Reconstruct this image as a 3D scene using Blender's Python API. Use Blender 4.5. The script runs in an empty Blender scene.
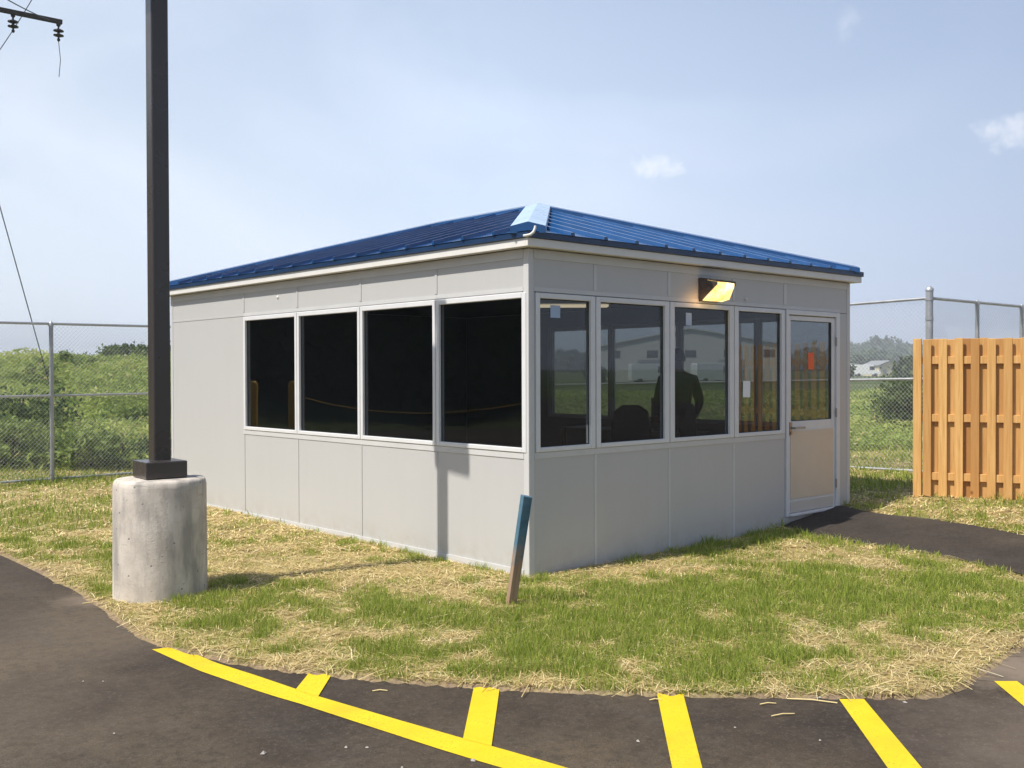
import bpy, bmesh, math, random
import numpy as np
from mathutils import Vector, Matrix, noise as mnoise

random.seed(7)
rng = np.random.default_rng(11)
D = bpy.data
SC = bpy.context.scene
COL = SC.collection
R_ = math.radians

# ------------------------------------------------------------------ helpers
def link(o, parent=None):
    COL.objects.link(o)
    if parent is not None:
        o.parent = parent
    return o

def tag(o, label=None, cat=None, group=None, kind=None):
    if label: o['label'] = label
    if cat: o['category'] = cat
    if group: o['group'] = group
    if kind: o['kind'] = kind
    return o

def empty(name, loc=(0, 0, 0), rz=0.0, label=None, cat=None, group=None):
    o = D.objects.new(name, None)
    o.empty_display_size = 0.2
    o.location = loc
    o.rotation_euler = (0, 0, rz)
    link(o)
    return tag(o, label, cat, group)

def children(o):
    return [c for c in D.objects if c.parent == o]

def copy_tree(o, parent=None):
    c = o.copy()
    COL.objects.link(c)
    c.parent = parent
    for ch in children(o):
        if ch is not c:
            copy_tree(ch, c)
    return c

class MB:
    """collects boxes, prisms, tubes, lathes into one mesh"""
    def __init__(self):
        self.v = []; self.f = []; self.s = []
    def add(self, vs, fs, smooth=False):
        b = len(self.v)
        self.v += [tuple(p) for p in vs]
        self.f += [tuple(i + b for i in f) for f in fs]
        self.s += [smooth] * len(fs)
        return self
    def box(self, x0, x1, y0, y1, z0, z1, M=None):
        vs = [(x0,y0,z0),(x1,y0,z0),(x1,y1,z0),(x0,y1,z0),(x0,y0,z1),(x1,y0,z1),(x1,y1,z1),(x0,y1,z1)]
        if M is not None: vs = [M @ Vector(p) for p in vs]
        return self.add(vs, [(0,3,2,1),(4,5,6,7),(0,1,5,4),(1,2,6,5),(2,3,7,6),(3,0,4,7)])
    def prism(self, poly, axis0, axis1, z0, z1, org=(0,0,0), axis2=None):
        """poly 2D in (axis0, axis1), extruded along axis2 from z0 to z1"""
        a0, a1 = Vector(axis0), Vector(axis1)
        a2 = Vector(axis2) if axis2 else a0.cross(a1)
        o = Vector(org); n = len(poly)
        vs = [o + a0*p[0] + a1*p[1] + a2*z0 for p in poly] + [o + a0*p[0] + a1*p[1] + a2*z1 for p in poly]
        fs = [tuple(reversed(range(n))), tuple(range(n, 2*n))]
        fs += [(i, (i+1) % n, n+(i+1) % n, n+i) for i in range(n)]
        return self.add(vs, fs)
    def tube(self, pts, rad, n=8, caps=True, smooth=True):
        pts = [Vector(p) for p in pts]
        rads = rad if isinstance(rad, (list, tuple)) else [rad]*len(pts)
        vs = []; fs = []
        d0 = (pts[1]-pts[0]).normalized()
        ref = Vector((0,0,1)) if abs(d0.z) < .9 else Vector((1,0,0))
        u = d0.cross(ref).normalized()
        for i, p in enumerate(pts):
            if i == 0: d = d0
            elif i == len(pts)-1: d = (pts[-1]-pts[-2]).normalized()
            else: d = ((pts[i+1]-p).normalized()+(p-pts[i-1]).normalized()).normalized()
            u = (u - d*u.dot(d)).normalized(); w = d.cross(u)
            for k in range(n):
                a = 2*math.pi*k/n
                vs.append(p + (u*math.cos(a)+w*math.sin(a))*rads[i])
        for i in range(len(pts)-1):
            for k in range(n):
                fs.append((i*n+k, i*n+(k+1)%n, (i+1)*n+(k+1)%n, (i+1)*n+k))
        self.add(vs, fs, smooth)
        if caps:
            self.add(vs[:n], [tuple(reversed(range(n)))])
            self.add(vs[-n:], [tuple(range(n))])
        return self
    def lathe(self, prof, org=(0,0,0), n=24, smooth=True, M=None):
        """prof list of (r, z)"""
        vs = []; fs = []
        o = Vector(org)
        for r, z in prof:
            for k in range(n):
                a = 2*math.pi*k/n
                p = Vector((r*math.cos(a), r*math.sin(a), z))
                if M is not None: p = M @ p
                vs.append(o + p)
        for i in range(len(prof)-1):
            for k in range(n):
                fs.append((i*n+k, i*n+(k+1)%n, (i+1)*n+(k+1)%n, (i+1)*n+k))
        self.add(vs, fs, smooth)
        self.add(vs[:n], [tuple(reversed(range(n)))])
        self.add(vs[-n:], [tuple(range(n))])
        return self
    def build(self, name, mat, parent=None, bevel=0.0, seg=2):
        me = D.meshes.new(name)
        me.from_pydata([tuple(p) for p in self.v], [], self.f)
        me.polygons.foreach_set('use_smooth', self.s)
        me.materials.append(mat)
        bm = bmesh.new(); bm.from_mesh(me)
        bmesh.ops.recalc_face_normals(bm, faces=bm.faces)
        bm.to_mesh(me); bm.free()
        me.update()
        o = link(D.objects.new(name, me), parent)
        if bevel > 0:
            m = o.modifiers.new('Bevel', 'BEVEL'); m.width = bevel; m.segments = seg
            m.limit_method = 'ANGLE'; m.angle_limit = R_(40)
        return o

def np_mesh(name, verts, faces, mat, parent=None, attrs=None, smooth=False):
    """verts (N,3), faces (M,k) constant k"""
    me = D.meshes.new(name)
    verts = np.ascontiguousarray(verts, dtype=np.float32); faces = np.ascontiguousarray(faces, dtype=np.int32)
    nv, (nf, k) = len(verts), faces.shape
    me.vertices.add(nv); me.loops.add(nf*k); me.polygons.add(nf)
    me.vertices.foreach_set('co', verts.ravel())
    me.loops.foreach_set('vertex_index', faces.ravel())
    me.polygons.foreach_set('loop_start', np.arange(0, nf*k, k, dtype=np.int32))
    if smooth: me.polygons.foreach_set('use_smooth', np.ones(nf, dtype=bool))
    me.update(calc_edges=True)
    if attrs:
        for an, av in attrs.items():
            at = me.attributes.new(an, 'FLOAT', 'POINT')
            at.data.foreach_set('value', np.ascontiguousarray(av, dtype=np.float32))
    me.materials.append(mat)
    me.validate()
    return link(D.objects.new(name, me), parent)

# ------------------------------------------------------------------ camera (solved from the building's edges)
F_PX = 1014.5
CAMP = np.array([-5.672, -6.0474, 1.6166])
ya, pi_, ro = R_(-42.2208), R_(-0.6637), R_(-0.1837)
FW = np.array([-math.sin(ya)*math.cos(pi_), math.cos(ya)*math.cos(pi_), math.sin(pi_)])
_rt = np.array([math.cos(ya), math.sin(ya), 0.0]); _up = np.cross(_rt, FW)
RT = _rt*math.cos(ro) + _up*math.sin(ro)
UP = -_rt*math.sin(ro) + _up*math.cos(ro)
cd = D.cameras.new('camera'); cam = link(D.objects.new('camera', cd))
cd.sensor_width = 36.0; cd.lens = 36.0*F_PX/1024.0
cd.clip_start = 0.05; cd.clip_end = 6000
cam.matrix_world = Matrix(((RT[0], UP[0], -FW[0], CAMP[0]), (RT[1], UP[1], -FW[1], CAMP[1]), (RT[2], UP[2], -FW[2], CAMP[2]), (0, 0, 0, 1)))
SC.camera = cam

def ray(u, v): return FW + RT*(u-512)/F_PX - UP*(v-384)/F_PX
def gp(u, v, z=0.0):
    d = ray(u, v); t = (z-CAMP[2])/d[2]; q = CAMP+d*t
    return (float(q[0]), float(q[1]))
def at(u, v, t):
    q = CAMP+ray(u, v)*t
    return Vector((float(q[0]), float(q[1]), float(q[2])))

# ------------------------------------------------------------------ materials
def nt(name):
    m = D.materials.new(name); m.use_nodes = True
    n = m.node_tree; n.nodes.clear()
    out = n.nodes.new('ShaderNodeOutputMaterial')
    return m, n, out

class NB:
    """tiny node builder"""
    def __init__(self, n): self.n = n
    def node(self, t, **kw):
        x = self.n.nodes.new(t)
        for k, v in kw.items(): setattr(x, k, v)
        return x
    def lk(self, a, b): self.n.links.new(a, b)
    def coord(self, kind='Object'):
        return self.node('ShaderNodeTexCoord').outputs[kind]
    def pos(self):
        return self.node('ShaderNodeNewGeometry').outputs['Position']
    def noise(self, vec, scale, detail=4, rough=.55, dist=0.0):
        x = self.node('ShaderNodeTexNoise'); x.inputs['Scale'].default_value = scale
        x.inputs['Detail'].default_value = detail; x.inputs['Roughness'].default_value = rough
        x.inputs['Distortion'].default_value = dist
        if vec is not None: self.lk(vec, x.inputs['Vector'])
        return x.outputs['Fac']
    def scale(self, vec, s):
        x = self.node('ShaderNodeMapping'); x.inputs['Scale'].default_value = s
        self.lk(vec, x.inputs['Vector']); return x.outputs['Vector']
    def ramp(self, fac, stops, interp='LINEAR'):
        x = self.node('ShaderNodeValToRGB'); x.color_ramp.interpolation = interp
        e = x.color_ramp.elements
        while len(e) < len(stops): e.new(0.5)
        for i, (p, c) in enumerate(stops):
            e[i].position = p
            e[i].color = (c, c, c, 1) if isinstance(c, (int, float)) else (*c, 1)
        self.lk(fac, x.inputs['Fac']); return x.outputs['Color']
    def mix(self, fac, a, b, blend='MIX'):
        x = self.node('ShaderNodeMix', data_type='RGBA', blend_type=blend)
        for s, v in ((x.inputs['Factor'], fac), (x.inputs[6], a), (x.inputs[7], b)):
            if isinstance(v, (int, float)): s.default_value = v if s.type == 'VALUE' else (v, v, v, 1)
            elif isinstance(v, tuple): s.default_value = (*v, 1)
            else: self.lk(v, s)
        return x.outputs[2]
    def math(self, op, a, b=None):
        x = self.node('ShaderNodeMath', operation=op)
        for s, v in zip(x.inputs, (a, b)):
            if v is None: continue
            if isinstance(v, (int, float)): s.default_value = v
            else: self.lk(v, s)
        return x.outputs[0]
    def bump(self, h, strength, dist=.01):
        x = self.node('ShaderNodeBump'); x.inputs['Strength'].default_value = strength
        x.inputs['Distance'].default_value = dist; self.lk(h, x.inputs['Height']); return x.outputs['Normal']
    def pbsdf(self, col, rough=.5, metal=0.0, spec=.5, normal=None):
        x = self.node('ShaderNodeBsdfPrincipled')
        for k, v in (('Base Color', col), ('Roughness', rough), ('Metallic', metal), ('Specular IOR Level', spec)):
            s = x.inputs[k]
            if isinstance(v, tuple): s.default_value = (*v, 1)
            elif isinstance(v, (int, float)): s.default_value = v
            else: self.lk(v, s)
        if normal is not None: self.lk(normal, x.inputs['Normal'])
        return x

def mat_basic(name, col, rough=.5, metal=0.0, spec=.5, var=.12, scale=6.0, bump=0.0, bscale=60.0):
    m, n, out = nt(name); b = NB(n)
    p = b.coord()
    f = b.noise(p, scale, 5, .6)
    dark = tuple(c*(1-var) for c in col); lite = tuple(min(1, c*(1+var)) for c in col)
    c = b.ramp(f, [(.3, dark), (.7, lite)])
    nrm = b.bump(b.noise(p, bscale, 4), bump) if bump > 0 else None
    rr = b.ramp(b.noise(p, scale*2.3, 3), [(.3, max(0, rough-.06)), (.7, min(1, rough+.06))])
    x = b.pbsdf(c, rr, metal, spec, nrm)
    b.lk(x.outputs[0], out.inputs[0]); return m

M = {}
# wall panels: factory painted steel, faint waviness and dust streaks
def mat_panel(name, col):
    m, n, out = nt(name); b = NB(n)
    p = b.pos()
    st = b.noise(b.scale(p, (9, 9, .8)), 1.0, 4, .6)
    big = b.noise(p, 1.1, 3)
    c = b.mix(b.ramp(st, [(.45, 0.0), (.85, .22)]), tuple(col), tuple(x*.86 for x in col))
    c = b.mix(b.ramp(big, [(.35, .0), (.8, .12)]), c, (col[0]*.9, col[1]*.9, col[2]*.88))
    zz = b.node('ShaderNodeSeparateXYZ'); b.lk(p, zz.inputs[0])
    sp = b.math('MULTIPLY', b.ramp(zz.outputs['Z'], [(0.0, 1.0), (.22, 0.0)]), b.ramp(b.noise(p, 7, 6, .7), [(.4, 0.0), (.65, .32)]))
    c = b.mix(sp, c, (.36, .31, .24))          # splashed soil at the foot
    h = b.noise(p, 2.2, 2)
    x = b.pbsdf(c, .42, 0, .4, b.bump(h, .12, .02))
    b.lk(x.outputs[0], out.inputs[0]); return m
M['panel'] = mat_panel('painted_steel_panel', (.50, .495, .485))
M['trim'] = mat_basic('painted_trim', (.57, .565, .555), .4, 0, .4, .05, 3)
M['fascia'] = mat_basic('painted_fascia', (.72, .70, .66), .45, 0, .4, .05, 3)
M['alu'] = mat_basic('window_aluminium', (.68, .68, .68), .42, 0.0, .5, .04, 5)
M['door_panel'] = mat_basic('door_fence_bounce', (.64, .54, .42), .38, 0, .5, .05, 2)  # grey door; warm bounce off the board fence is put into this colour
M['kick'] = mat_basic('kick_plate_paint', (.58, .54, .48), .4, 0, .5, .05, 2)
M['blue'] = None
def mat_roof(name, col, rough, clear):
    m, n, out = nt(name); b = NB(n)
    p = b.pos()
    f = b.noise(p, 3.0, 5, .6)
    c = b.ramp(f, [(.3, tuple(x*.85 for x in col)), (.7, tuple(x*1.15 for x in col))])
    rr = b.ramp(b.noise(p, 9, 4), [(.3, rough-.05), (.7, rough+.07)])
    x = b.pbsdf(c, rr, 0, .5, b.bump(b.noise(p, 4, 2), .05, .02))
    x.inputs['Coat Weight'].default_value = clear; x.inputs['Coat Roughness'].default_value = .08
    b.lk(x.outputs[0], out.inputs[0]); return m
M['blue'] = mat_roof('blue_roof_steel', (.010, .068, .20), .18, .18)
M['bluetrim'] = mat_roof('blue_trim_steel', (.012, .038, .10), .35, 0)
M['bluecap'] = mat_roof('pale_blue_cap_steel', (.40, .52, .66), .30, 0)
M['dark'] = mat_basic('black_metal', (.02, .02, .022), .45)
M['bronze'] = mat_basic('bronze_pole_paint', (.050, .041, .036), .30, 0, .6, .04, 2)
M['rubber'] = mat_basic('rubber', (.02, .02, .02), .8)
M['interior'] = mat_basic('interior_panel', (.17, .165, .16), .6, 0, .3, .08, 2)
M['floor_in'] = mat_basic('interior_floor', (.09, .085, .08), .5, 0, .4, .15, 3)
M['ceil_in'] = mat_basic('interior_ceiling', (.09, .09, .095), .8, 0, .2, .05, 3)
M['galv'] = mat_basic('galvanised_steel', (.44, .45, .46), .42, .55, .5, .15, 8)
M['wire'] = mat_basic('galvanised_wire', (.50, .51, .50), .5, .25, .5, .1, 8)
M['chrome'] = mat_basic('satin_metal', (.35, .33, .30), .3, .9)
M['paper'] = mat_basic('white_paper', (.80, .80, .80), .8, 0, .2, .02)
M['orange'] = mat_basic('orange_vinyl', (.85, .13, .03), .5, 0, .4, .05)
M['bluepaper'] = mat_basic('pale_blue_vinyl', (.35, .45, .6), .5, 0, .4, .03)
M['wood_pole'] = mat_basic('weathered_pole_wood', (.075, .06, .05), .85, 0, .2, .3, 6, .5, 30)
M['porcelain'] = mat_basic('dark_porcelain', (.035, .022, .02), .25)
M['cable'] = mat_basic('cable', (.05, .05, .055), .6)
M['bollard'] = mat_basic('yellow_bollard_paint', (.75, .42, .02), .5)
M['skin'] = mat_basic('skin', (.16, .085, .055), .55)
M['cloth'] = mat_basic('dark_cloth', (.012, .013, .02), .9, 0, .2)
M['hair'] = mat_basic('dark_hair', (.01, .008, .007), .6)
M['trousers'] = mat_basic('dark_trousers', (.02, .02, .025), .9, 0, .2)
M['white_body'] = mat_basic('white_vehicle_paint', (.78, .78, .77), .35, 0, .5, .03)
M['tyre'] = mat_basic('tyre_rubber', (.02, .02, .02), .85)
M['cream'] = mat_basic('cream_siding', (.62, .55, .36), .7, 0, .3, .06, .8)
M['pale_metal'] = mat_basic('pale_metal_siding', (.62, .60, .54), .6, 0, .3, .05, .3)
M['greyroof'] = mat_basic('grey_roofing', (.26, .27, .28), .7, 0, .3, .1, .5)

# concrete pier
m, n, out = nt('cast_concrete'); b = NB(n); p = b.coord()
c = b.ramp(b.noise(p, 3.5, 6, .65), [(.28, (.46, .405, .34)), (.55, (.63, .565, .48)), (.8, (.74, .68, .59))])
c = b.mix(b.ramp(b.noise(b.scale(p, (5, 5, 1.2)), 1.6, 5, .6), [(.46, 0.0), (.66, .75)]), c, (.27, .25, .225))
vo = b.node('ShaderNodeTexVoronoi'); vo.inputs['Scale'].default_value = 15; b.lk(p, vo.inputs['Vector'])
spot = b.math('MULTIPLY', b.ramp(vo.outputs['Distance'], [(.06, 1.0), (.16, 0.0)]), b.ramp(b.noise(p, 5, 3), [(.45, 0.0), (.55, 1.0)]))
c = b.mix(b.math('MULTIPLY', spot, .75), c, (.13, .12, .11))
lines = b.noise(b.scale(p, (2, 2, 16)), 1.2, 4, .6, .6)
c = b.mix(b.ramp(lines, [(.62, 0.0), (.72, .55)]), c, (.25, .225, .20))
hh = b.math('SUBTRACT', b.noise(p, 40, 6, .7), spot)
x = b.pbsdf(c, .9, 0, .25, b.bump(hh, .5, .006)); b.lk(x.outputs[0], out.inputs[0]); M['concrete'] = m

Z_AS = -.10
DUST = [(*gp(1015, 668, Z_AS), .62, .85), (*gp(1040, 745, Z_AS), .85, .35), (*gp(60, 640, Z_AS), 1.3, .16), (*gp(93, 600, Z_AS), .35, .55), (*gp(30, 720, Z_AS), 1.0, .10)]
# asphalt
def mat_asphalt(name, base):
    m, n, out = nt(name); b = NB(n); p = b.pos()
    big = b.noise(p, .55, 5, .6, .3); mid = b.noise(p, 4.0, 5, .65); fine = b.noise(p, 120, 3, .7)
    c = b.ramp(big, [(.38, (base[0]*.56, base[1]*.49, base[2]*.52)), (.66, (base[0]*1.9, base[1]*1.75, base[2]*1.5))])
    c = b.mix(b.ramp(mid, [(.35, .0), (.75, .38)]), c, tuple(k*1.7 for k in base))
    c = b.mix(b.ramp(b.noise(b.scale(p, (1.2, .25, 1)), 2.2, 4, .6), [(.56, 0.0), (.74, .3)]), c, (.10, .09, .078))   # dusty tracks
    c = b.mix(b.ramp(fine, [(.35, 0.75), (.5, 0.0)]), c, tuple(k*.45 for k in base))
    vo = b.node('ShaderNodeTexVoronoi'); vo.inputs['Scale'].default_value = 75; b.lk(p, vo.inputs['Vector'])
    sel = b.node('ShaderNodeSeparateColor'); b.lk(vo.outputs['Color'], sel.inputs[0])
    agg = b.math('MULTIPLY', b.math('GREATER_THAN', sel.outputs[0], .88), b.math('LESS_THAN', vo.outputs['Distance'], .42))
    c = b.mix(b.math('MULTIPLY', agg, .28), c, (.16, .14, .11))
    c = b.mix(b.ramp(b.noise(p, 17, 6, .75), [(.38, .55), (.52, 0.0)]), c, tuple(k*.55 for k in base))
    c = b.mix(b.ramp(b.noise(p, 33, 5, .75), [(.52, 0.0), (.70, .45)]), c, tuple(k*2.2 for k in base))
    # soil dust tracked on to the asphalt at the right hand corner of the lawn
    for (dx, dy, dr, am) in DUST:
        vd = b.node('ShaderNodeVectorMath', operation='DISTANCE'); b.lk(p, vd.inputs[0]); vd.inputs[1].default_value = (dx, dy, Z_AS)
        r_ = b.math('ADD', b.math('DIVIDE', vd.outputs['Value'], dr), b.math('MULTIPLY', b.math('SUBTRACT', b.noise(p, 3.5, 6, .7), .5), 1.3))
        c = b.mix(b.ramp(r_, [(.25, am), (1.0, 0.0)]), c, (.225, .175, .130))
    x = b.pbsdf(c, .88, 0, .25, b.bump(b.noise(p, 150, 3, .7), .45, .004)); b.lk(x.outputs[0], out.inputs[0]); return m
M['asphalt'] = mat_asphalt('asphalt', (.062, .050, .0365))
M['asphalt_path'] = mat_asphalt('path_asphalt', (.045, .038, .031))

# yellow paint
m, n, out = nt('yellow_road_paint'); b = NB(n); p = b.pos()
c = b.ramp(b.noise(p, 5, 5, .6), [(.3, (.70, .50, .010)), (.7, (.78, .58, .018))])
wear = b.math('MULTIPLY', b.ramp(b.noise(p, 80, 4, .75), [(.55, 0.0), (.66, 1.0)]), b.ramp(b.noise(p, 5, 4), [(.40, 0.12), (.68, .9)]))
c = b.mix(b.ramp(b.noise(b.scale(p, (1, 2.5, 1)), 1.6, 5, .65), [(.45, 0.0), (.75, .35)]), c, (.42, .31, .03))
c = b.mix(wear, c, (.20, .15, .03))
x = b.pbsdf(c, .7, 0, .3, b.bump(b.noise(p, 140, 3, .7), .35, .004)); b.lk(x.outputs[0], out.inputs[0]); M['yellow'] = m

# fence timber
m, n, out = nt('cedar_boards'); b = NB(n); p = b.pos()
oi = b.node('ShaderNodeAttribute', attribute_name='tone').outputs['Fac']
g = b.noise(b.scale(p, (26, 26, 1.3)), 1.5, 5, .6, .5)
c = b.ramp(g, [(.28, (.54, .28, .085)), (.55, (.73, .43, .155)), (.8, (.82, .53, .23))])
c = b.mix(b.math('MULTIPLY', oi, .95), c, (.40, .185, .055))
vo = b.node('ShaderNodeTexVoronoi'); vo.inputs['Scale'].default_value = 3.2; b.lk(b.scale(p, (1, 1, .9)), vo.inputs['Vector'])
c = b.mix(b.ramp(vo.outputs['Distance'], [(.035, .75), (.085, 0.0)]), c, (.16, .06, .02))
x = b.pbsdf(c, .75, 0, .25, b.bump(g, .3, .004)); b.lk(x.outputs[0], out.inputs[0]); M['cedar'] = m

# stake: blue spray paint over weathered wood (paint line has its own ragged shape)
m, n, out = nt('half_painted_stake'); b = NB(n); p = b.coord()
sx = b.node('ShaderNodeSeparateXYZ'); b.lk(p, sx.inputs[0])
edge = b.math('ADD', sx.outputs['Z'], b.math('MULTIPLY', b.math('SUBTRACT', b.noise(p, 18, 4), .5), .5))
w = b.ramp(b.noise(b.scale(p, (30, 30, 2)), 1.5, 4), [(.3, (.26, .17, .11)), (.7, (.42, .29, .20))])
bl = b.ramp(b.noise(p, 9, 4), [(.3, (.045, .115, .18)), (.7, (.10, .20, .27))])
c = b.mix(b.ramp(edge, [(.40, 0.0), (.60, 1.0)]), w, bl)
x = b.pbsdf(c, .75, 0, .3, b.bump(b.noise(b.scale(p, (40, 40, 3)), 1.5, 3), .3, .004)); b.lk(x.outputs[0], out.inputs[0]); M['stake'] = m

# ground under the grass
m, n, out = nt('lawn_soil'); b = NB(n); p = b.pos()
gr = b.node('ShaderNodeAttribute', attribute_name='green').outputs['Fac']
f1 = b.noise(b.scale(p, (1, 1, 1)), 26, 6, .75, .4)
straw = b.ramp(f1, [(.34, (.17, .125, .06)), (.5, (.44, .335, .15)), (.68, (.68, .54, .27))])
soil = b.ramp(b.noise(p, 12, 6, .7), [(.3, (.10, .07, .045)), (.7, (.21, .155, .10))])
sg = b.mix(b.ramp(b.noise(p, 2.4, 5, .65), [(.48, 0.0), (.70, .6)]), straw, soil)
gg = b.ramp(f1, [(.3, (.10, .115, .028)), (.7, (.23, .25, .07))])
c = b.mix(gr, sg, gg)
edg = b.node('ShaderNodeAttribute', attribute_name='edge').outputs['Fac']
c = b.mix(b.math('MULTIPLY', edg, b.ramp(b.noise(p, 6, 4), [(.3, .45), (.6, .95)])), c, b.ramp(f1, [(.3, (.17, .115, .075)), (.7, (.34, .25, .17))]))
far = b.node('ShaderNodeAttribute', attribute_name='far').outputs['Fac']
fcol = b.ramp(b.noise(p, .05, 6, .65), [(.3, (.055, .08, .025)), (.6, (.10, .12, .04)), (.8, (.15, .15, .06))])
c = b.mix(far, c, fcol)
x = b.pbsdf(c, .95, 0, .1, b.bump(b.noise(p, 45, 5, .7), .8, .02)); b.lk(x.outputs[0], out.inputs[0]); M['ground'] = m

def mat_leaf(name, dark, lite, trans=.35, yellow=None):
    m, n, out = nt(name); b = NB(n)
    t = b.node('ShaderNodeAttribute', attribute_name='tone').outputs['Fac']
    stops = [(0.0, dark), (.8, lite)]
    if yellow: stops.append((1.0, yellow))
    c = b.ramp(t, stops)
    d = b.pbsdf(c, .62, 0, .25)
    tr = b.node('ShaderNodeBsdfTranslucent'); b.lk(c, tr.inputs[0])
    mx = b.node('ShaderNodeMixShader'); mx.inputs[0].default_value = trans
    b.lk(d.outputs[0], mx.inputs[1]); b.lk(tr.outputs[0], mx.inputs[2]); b.lk(mx.outputs[0], out.inputs[0]); return m
M['grass'] = mat_leaf('grass_blade', (.145, .225, .018), (.46, .52, .095), .42, (.66, .57, .22))
M['straw'] = mat_leaf('straw_strand', (.38, .265, .10), (.86, .69, .33), .15, (.90, .80, .50))
M['weed'] = mat_leaf('weed_leaf', (.17, .245, .045), (.41, .49, .125), .45, (.58, .47, .22))
M['bush'] = mat_leaf('bush_leaf', (.045, .082, .024), (.13, .18, .055), .35)
M['bushlight'] = mat_leaf('light_bush_leaf', (.10, .16, .04), (.26, .33, .09), .4)
M['farleaf'] = mat_leaf('far_leaf', (.045, .075, .03), (.09, .125, .045), .2)
M['bark'] = mat_basic('bark', (.09, .07, .05), .9, 0, .2, .3, 8, .6, 25)

# tinted glazing: straight-through tint plus Fresnel reflection
def mat_glass(name, tint):
    m, n, out = nt(name); b = NB(n)
    tr = b.node('ShaderNodeBsdfTransparent'); tr.inputs[0].default_value = (*tint, 1)
    gl = b.node('ShaderNodeBsdfGlossy'); gl.inputs['Roughness'].default_value = 0.0
    gl.inputs[0].default_value = (.95, .97, 1, 1)
    lw = b.node('ShaderNodeLayerWeight'); lw.inputs[0].default_value = .5
    fr = b.math('ADD', .065, b.math('MULTIPLY', b.math('POWER', lw.outputs['Facing'], 5.0), .90))
    b.lk(b.bump(b.noise(b.pos(), 1.3, 1), .02, .02), gl.inputs['Normal'])
    mx = b.node('ShaderNodeMixShader'); b.lk(fr, mx.inputs[0])
    b.lk(tr.outputs[0], mx.inputs[1]); b.lk(gl.outputs[0], mx.inputs[2]); b.lk(mx.outputs[0], out.inputs[0]); return m
M['glass'] = mat_glass('tinted_glass', (.40, .425, .43))

def mat_emit(name, col, st):
    m, n, out = nt(name); b = NB(n)
    e = b.node('ShaderNodeEmission'); e.inputs[0].default_value = (*col, 1); e.inputs[1].default_value = st
    b.lk(e.outputs[0], out.inputs[0]); return m
# lit lens: hot in the middle of the reflector, ribbed towards the rim
m, n, out = nt('lit_lens'); b = NB(n); p = b.coord()
f = b.noise(b.scale(p, (7, 3, 9)), 1.0, 2)
e = b.node('ShaderNodeEmission'); b.lk(b.ramp(f, [(.3, (1.0, .50, .09)), (.55, (1.0, .74, .30)), (.75, (1, .92, .66))]), e.inputs[0])
b.lk(b.math('MULTIPLY', b.ramp(f, [(.3, .6), (.75, 1.0)]), 2.2), e.inputs[1])
gs = b.node('ShaderNodeBsdfGlossy'); gs.inputs['Roughness'].default_value = .15
mx = b.node('ShaderNodeMixShader'); mx.inputs[0].default_value = .05
b.lk(e.outputs[0], mx.inputs[1]); b.lk(gs.outputs[0], mx.inputs[2]); b.lk(mx.outputs[0], out.inputs[0]); M['lens'] = m
M['tube'] = mat_emit('fluorescent_tube', (1.0, .80, .52), 1.0)

# ------------------------------------------------------------------ ground
def vnoise(x, y, seed=0):
    xi = np.floor(x).astype(np.int64); yi = np.floor(y).astype(np.int64)
    fx = x-xi; fy = y-yi; fx = fx*fx*(3-2*fx); fy = fy*fy*(3-2*fy)
    def h(a, b):
        n_ = (a*374761393 + b*668265263 + seed*1442695041) & 0x7fffffff
        n_ = ((n_ ^ (n_ >> 13))*1274126177) & 0x7fffffff
        return ((n_ ^ (n_ >> 16)) & 0xffff)/65535.0
    return (h(xi,yi)*(1-fx)+h(xi+1,yi)*fx)*(1-fy)+(h(xi,yi+1)*(1-fx)+h(xi+1,yi+1)*fx)*fy
def fbm(x, y, seed=0, o=4):
    a = .5; s = 0; t = 0
    for i in range(o):
        s = s+a*vnoise(x*2**i, y*2**i, seed+i); t += a; a *= .55
    return s/t
def sstep(a, b_, x):
    t = np.clip((x-a)/(b_-a), 0, 1); return t*t*(3-2*t)

edge_px = [(0,553),(20,562),(40,572),(55,582),(70,588),(85,596),(100,607),(115,618),(128,629),(140,637),(165,648),(200,656),(250,667),(330,677),
           (400,683),(500,690),(600,694),(700,697),(800,698),(900,699),(940,697),(962,689),(980,676),(1000,660),(1024,648)]
EDGE = [gp(u, v, Z_AS) for u, v in edge_px]
EDGE = [(-3.0, 42.0), (-2.9, 14.0), (-2.8, 7.0)] + EDGE + [(1.6, -3.62), (3.2, -3.75), (6, -4.0), (12, -4.4), (40, -5.0)]
fine = []
for (a, c_) in zip(EDGE[:-1], EDGE[1:]):
    L = math.dist(a, c_); k = max(1, int(L/.06)) if L < 3 else max(1, int(L/.6))
    for i in range(k):
        t = i/k; fine.append((a[0]+(c_[0]-a[0])*t, a[1]+(c_[1]-a[1])*t))
fine.append(EDGE[-1])
EF = []
for i, (x_, y_) in enumerate(fine):
    j = .022*(mnoise.noise(Vector((x_*3.1, y_*3.1, 1.7)))) + .014*mnoise.noise(Vector((x_*11, y_*11, 5.0)))
    EF.append((x_+j, y_+j))
# same line, offset outwards (to the camera side) polygon for the paving
ASPH_POLY = EF + [(40, -45), (-45, -45), (-45, 42)]
EA = np.array(EF); SEG0 = EA[:-1]; SEG1 = EA[1:]
PA = np.array(ASPH_POLY)

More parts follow.
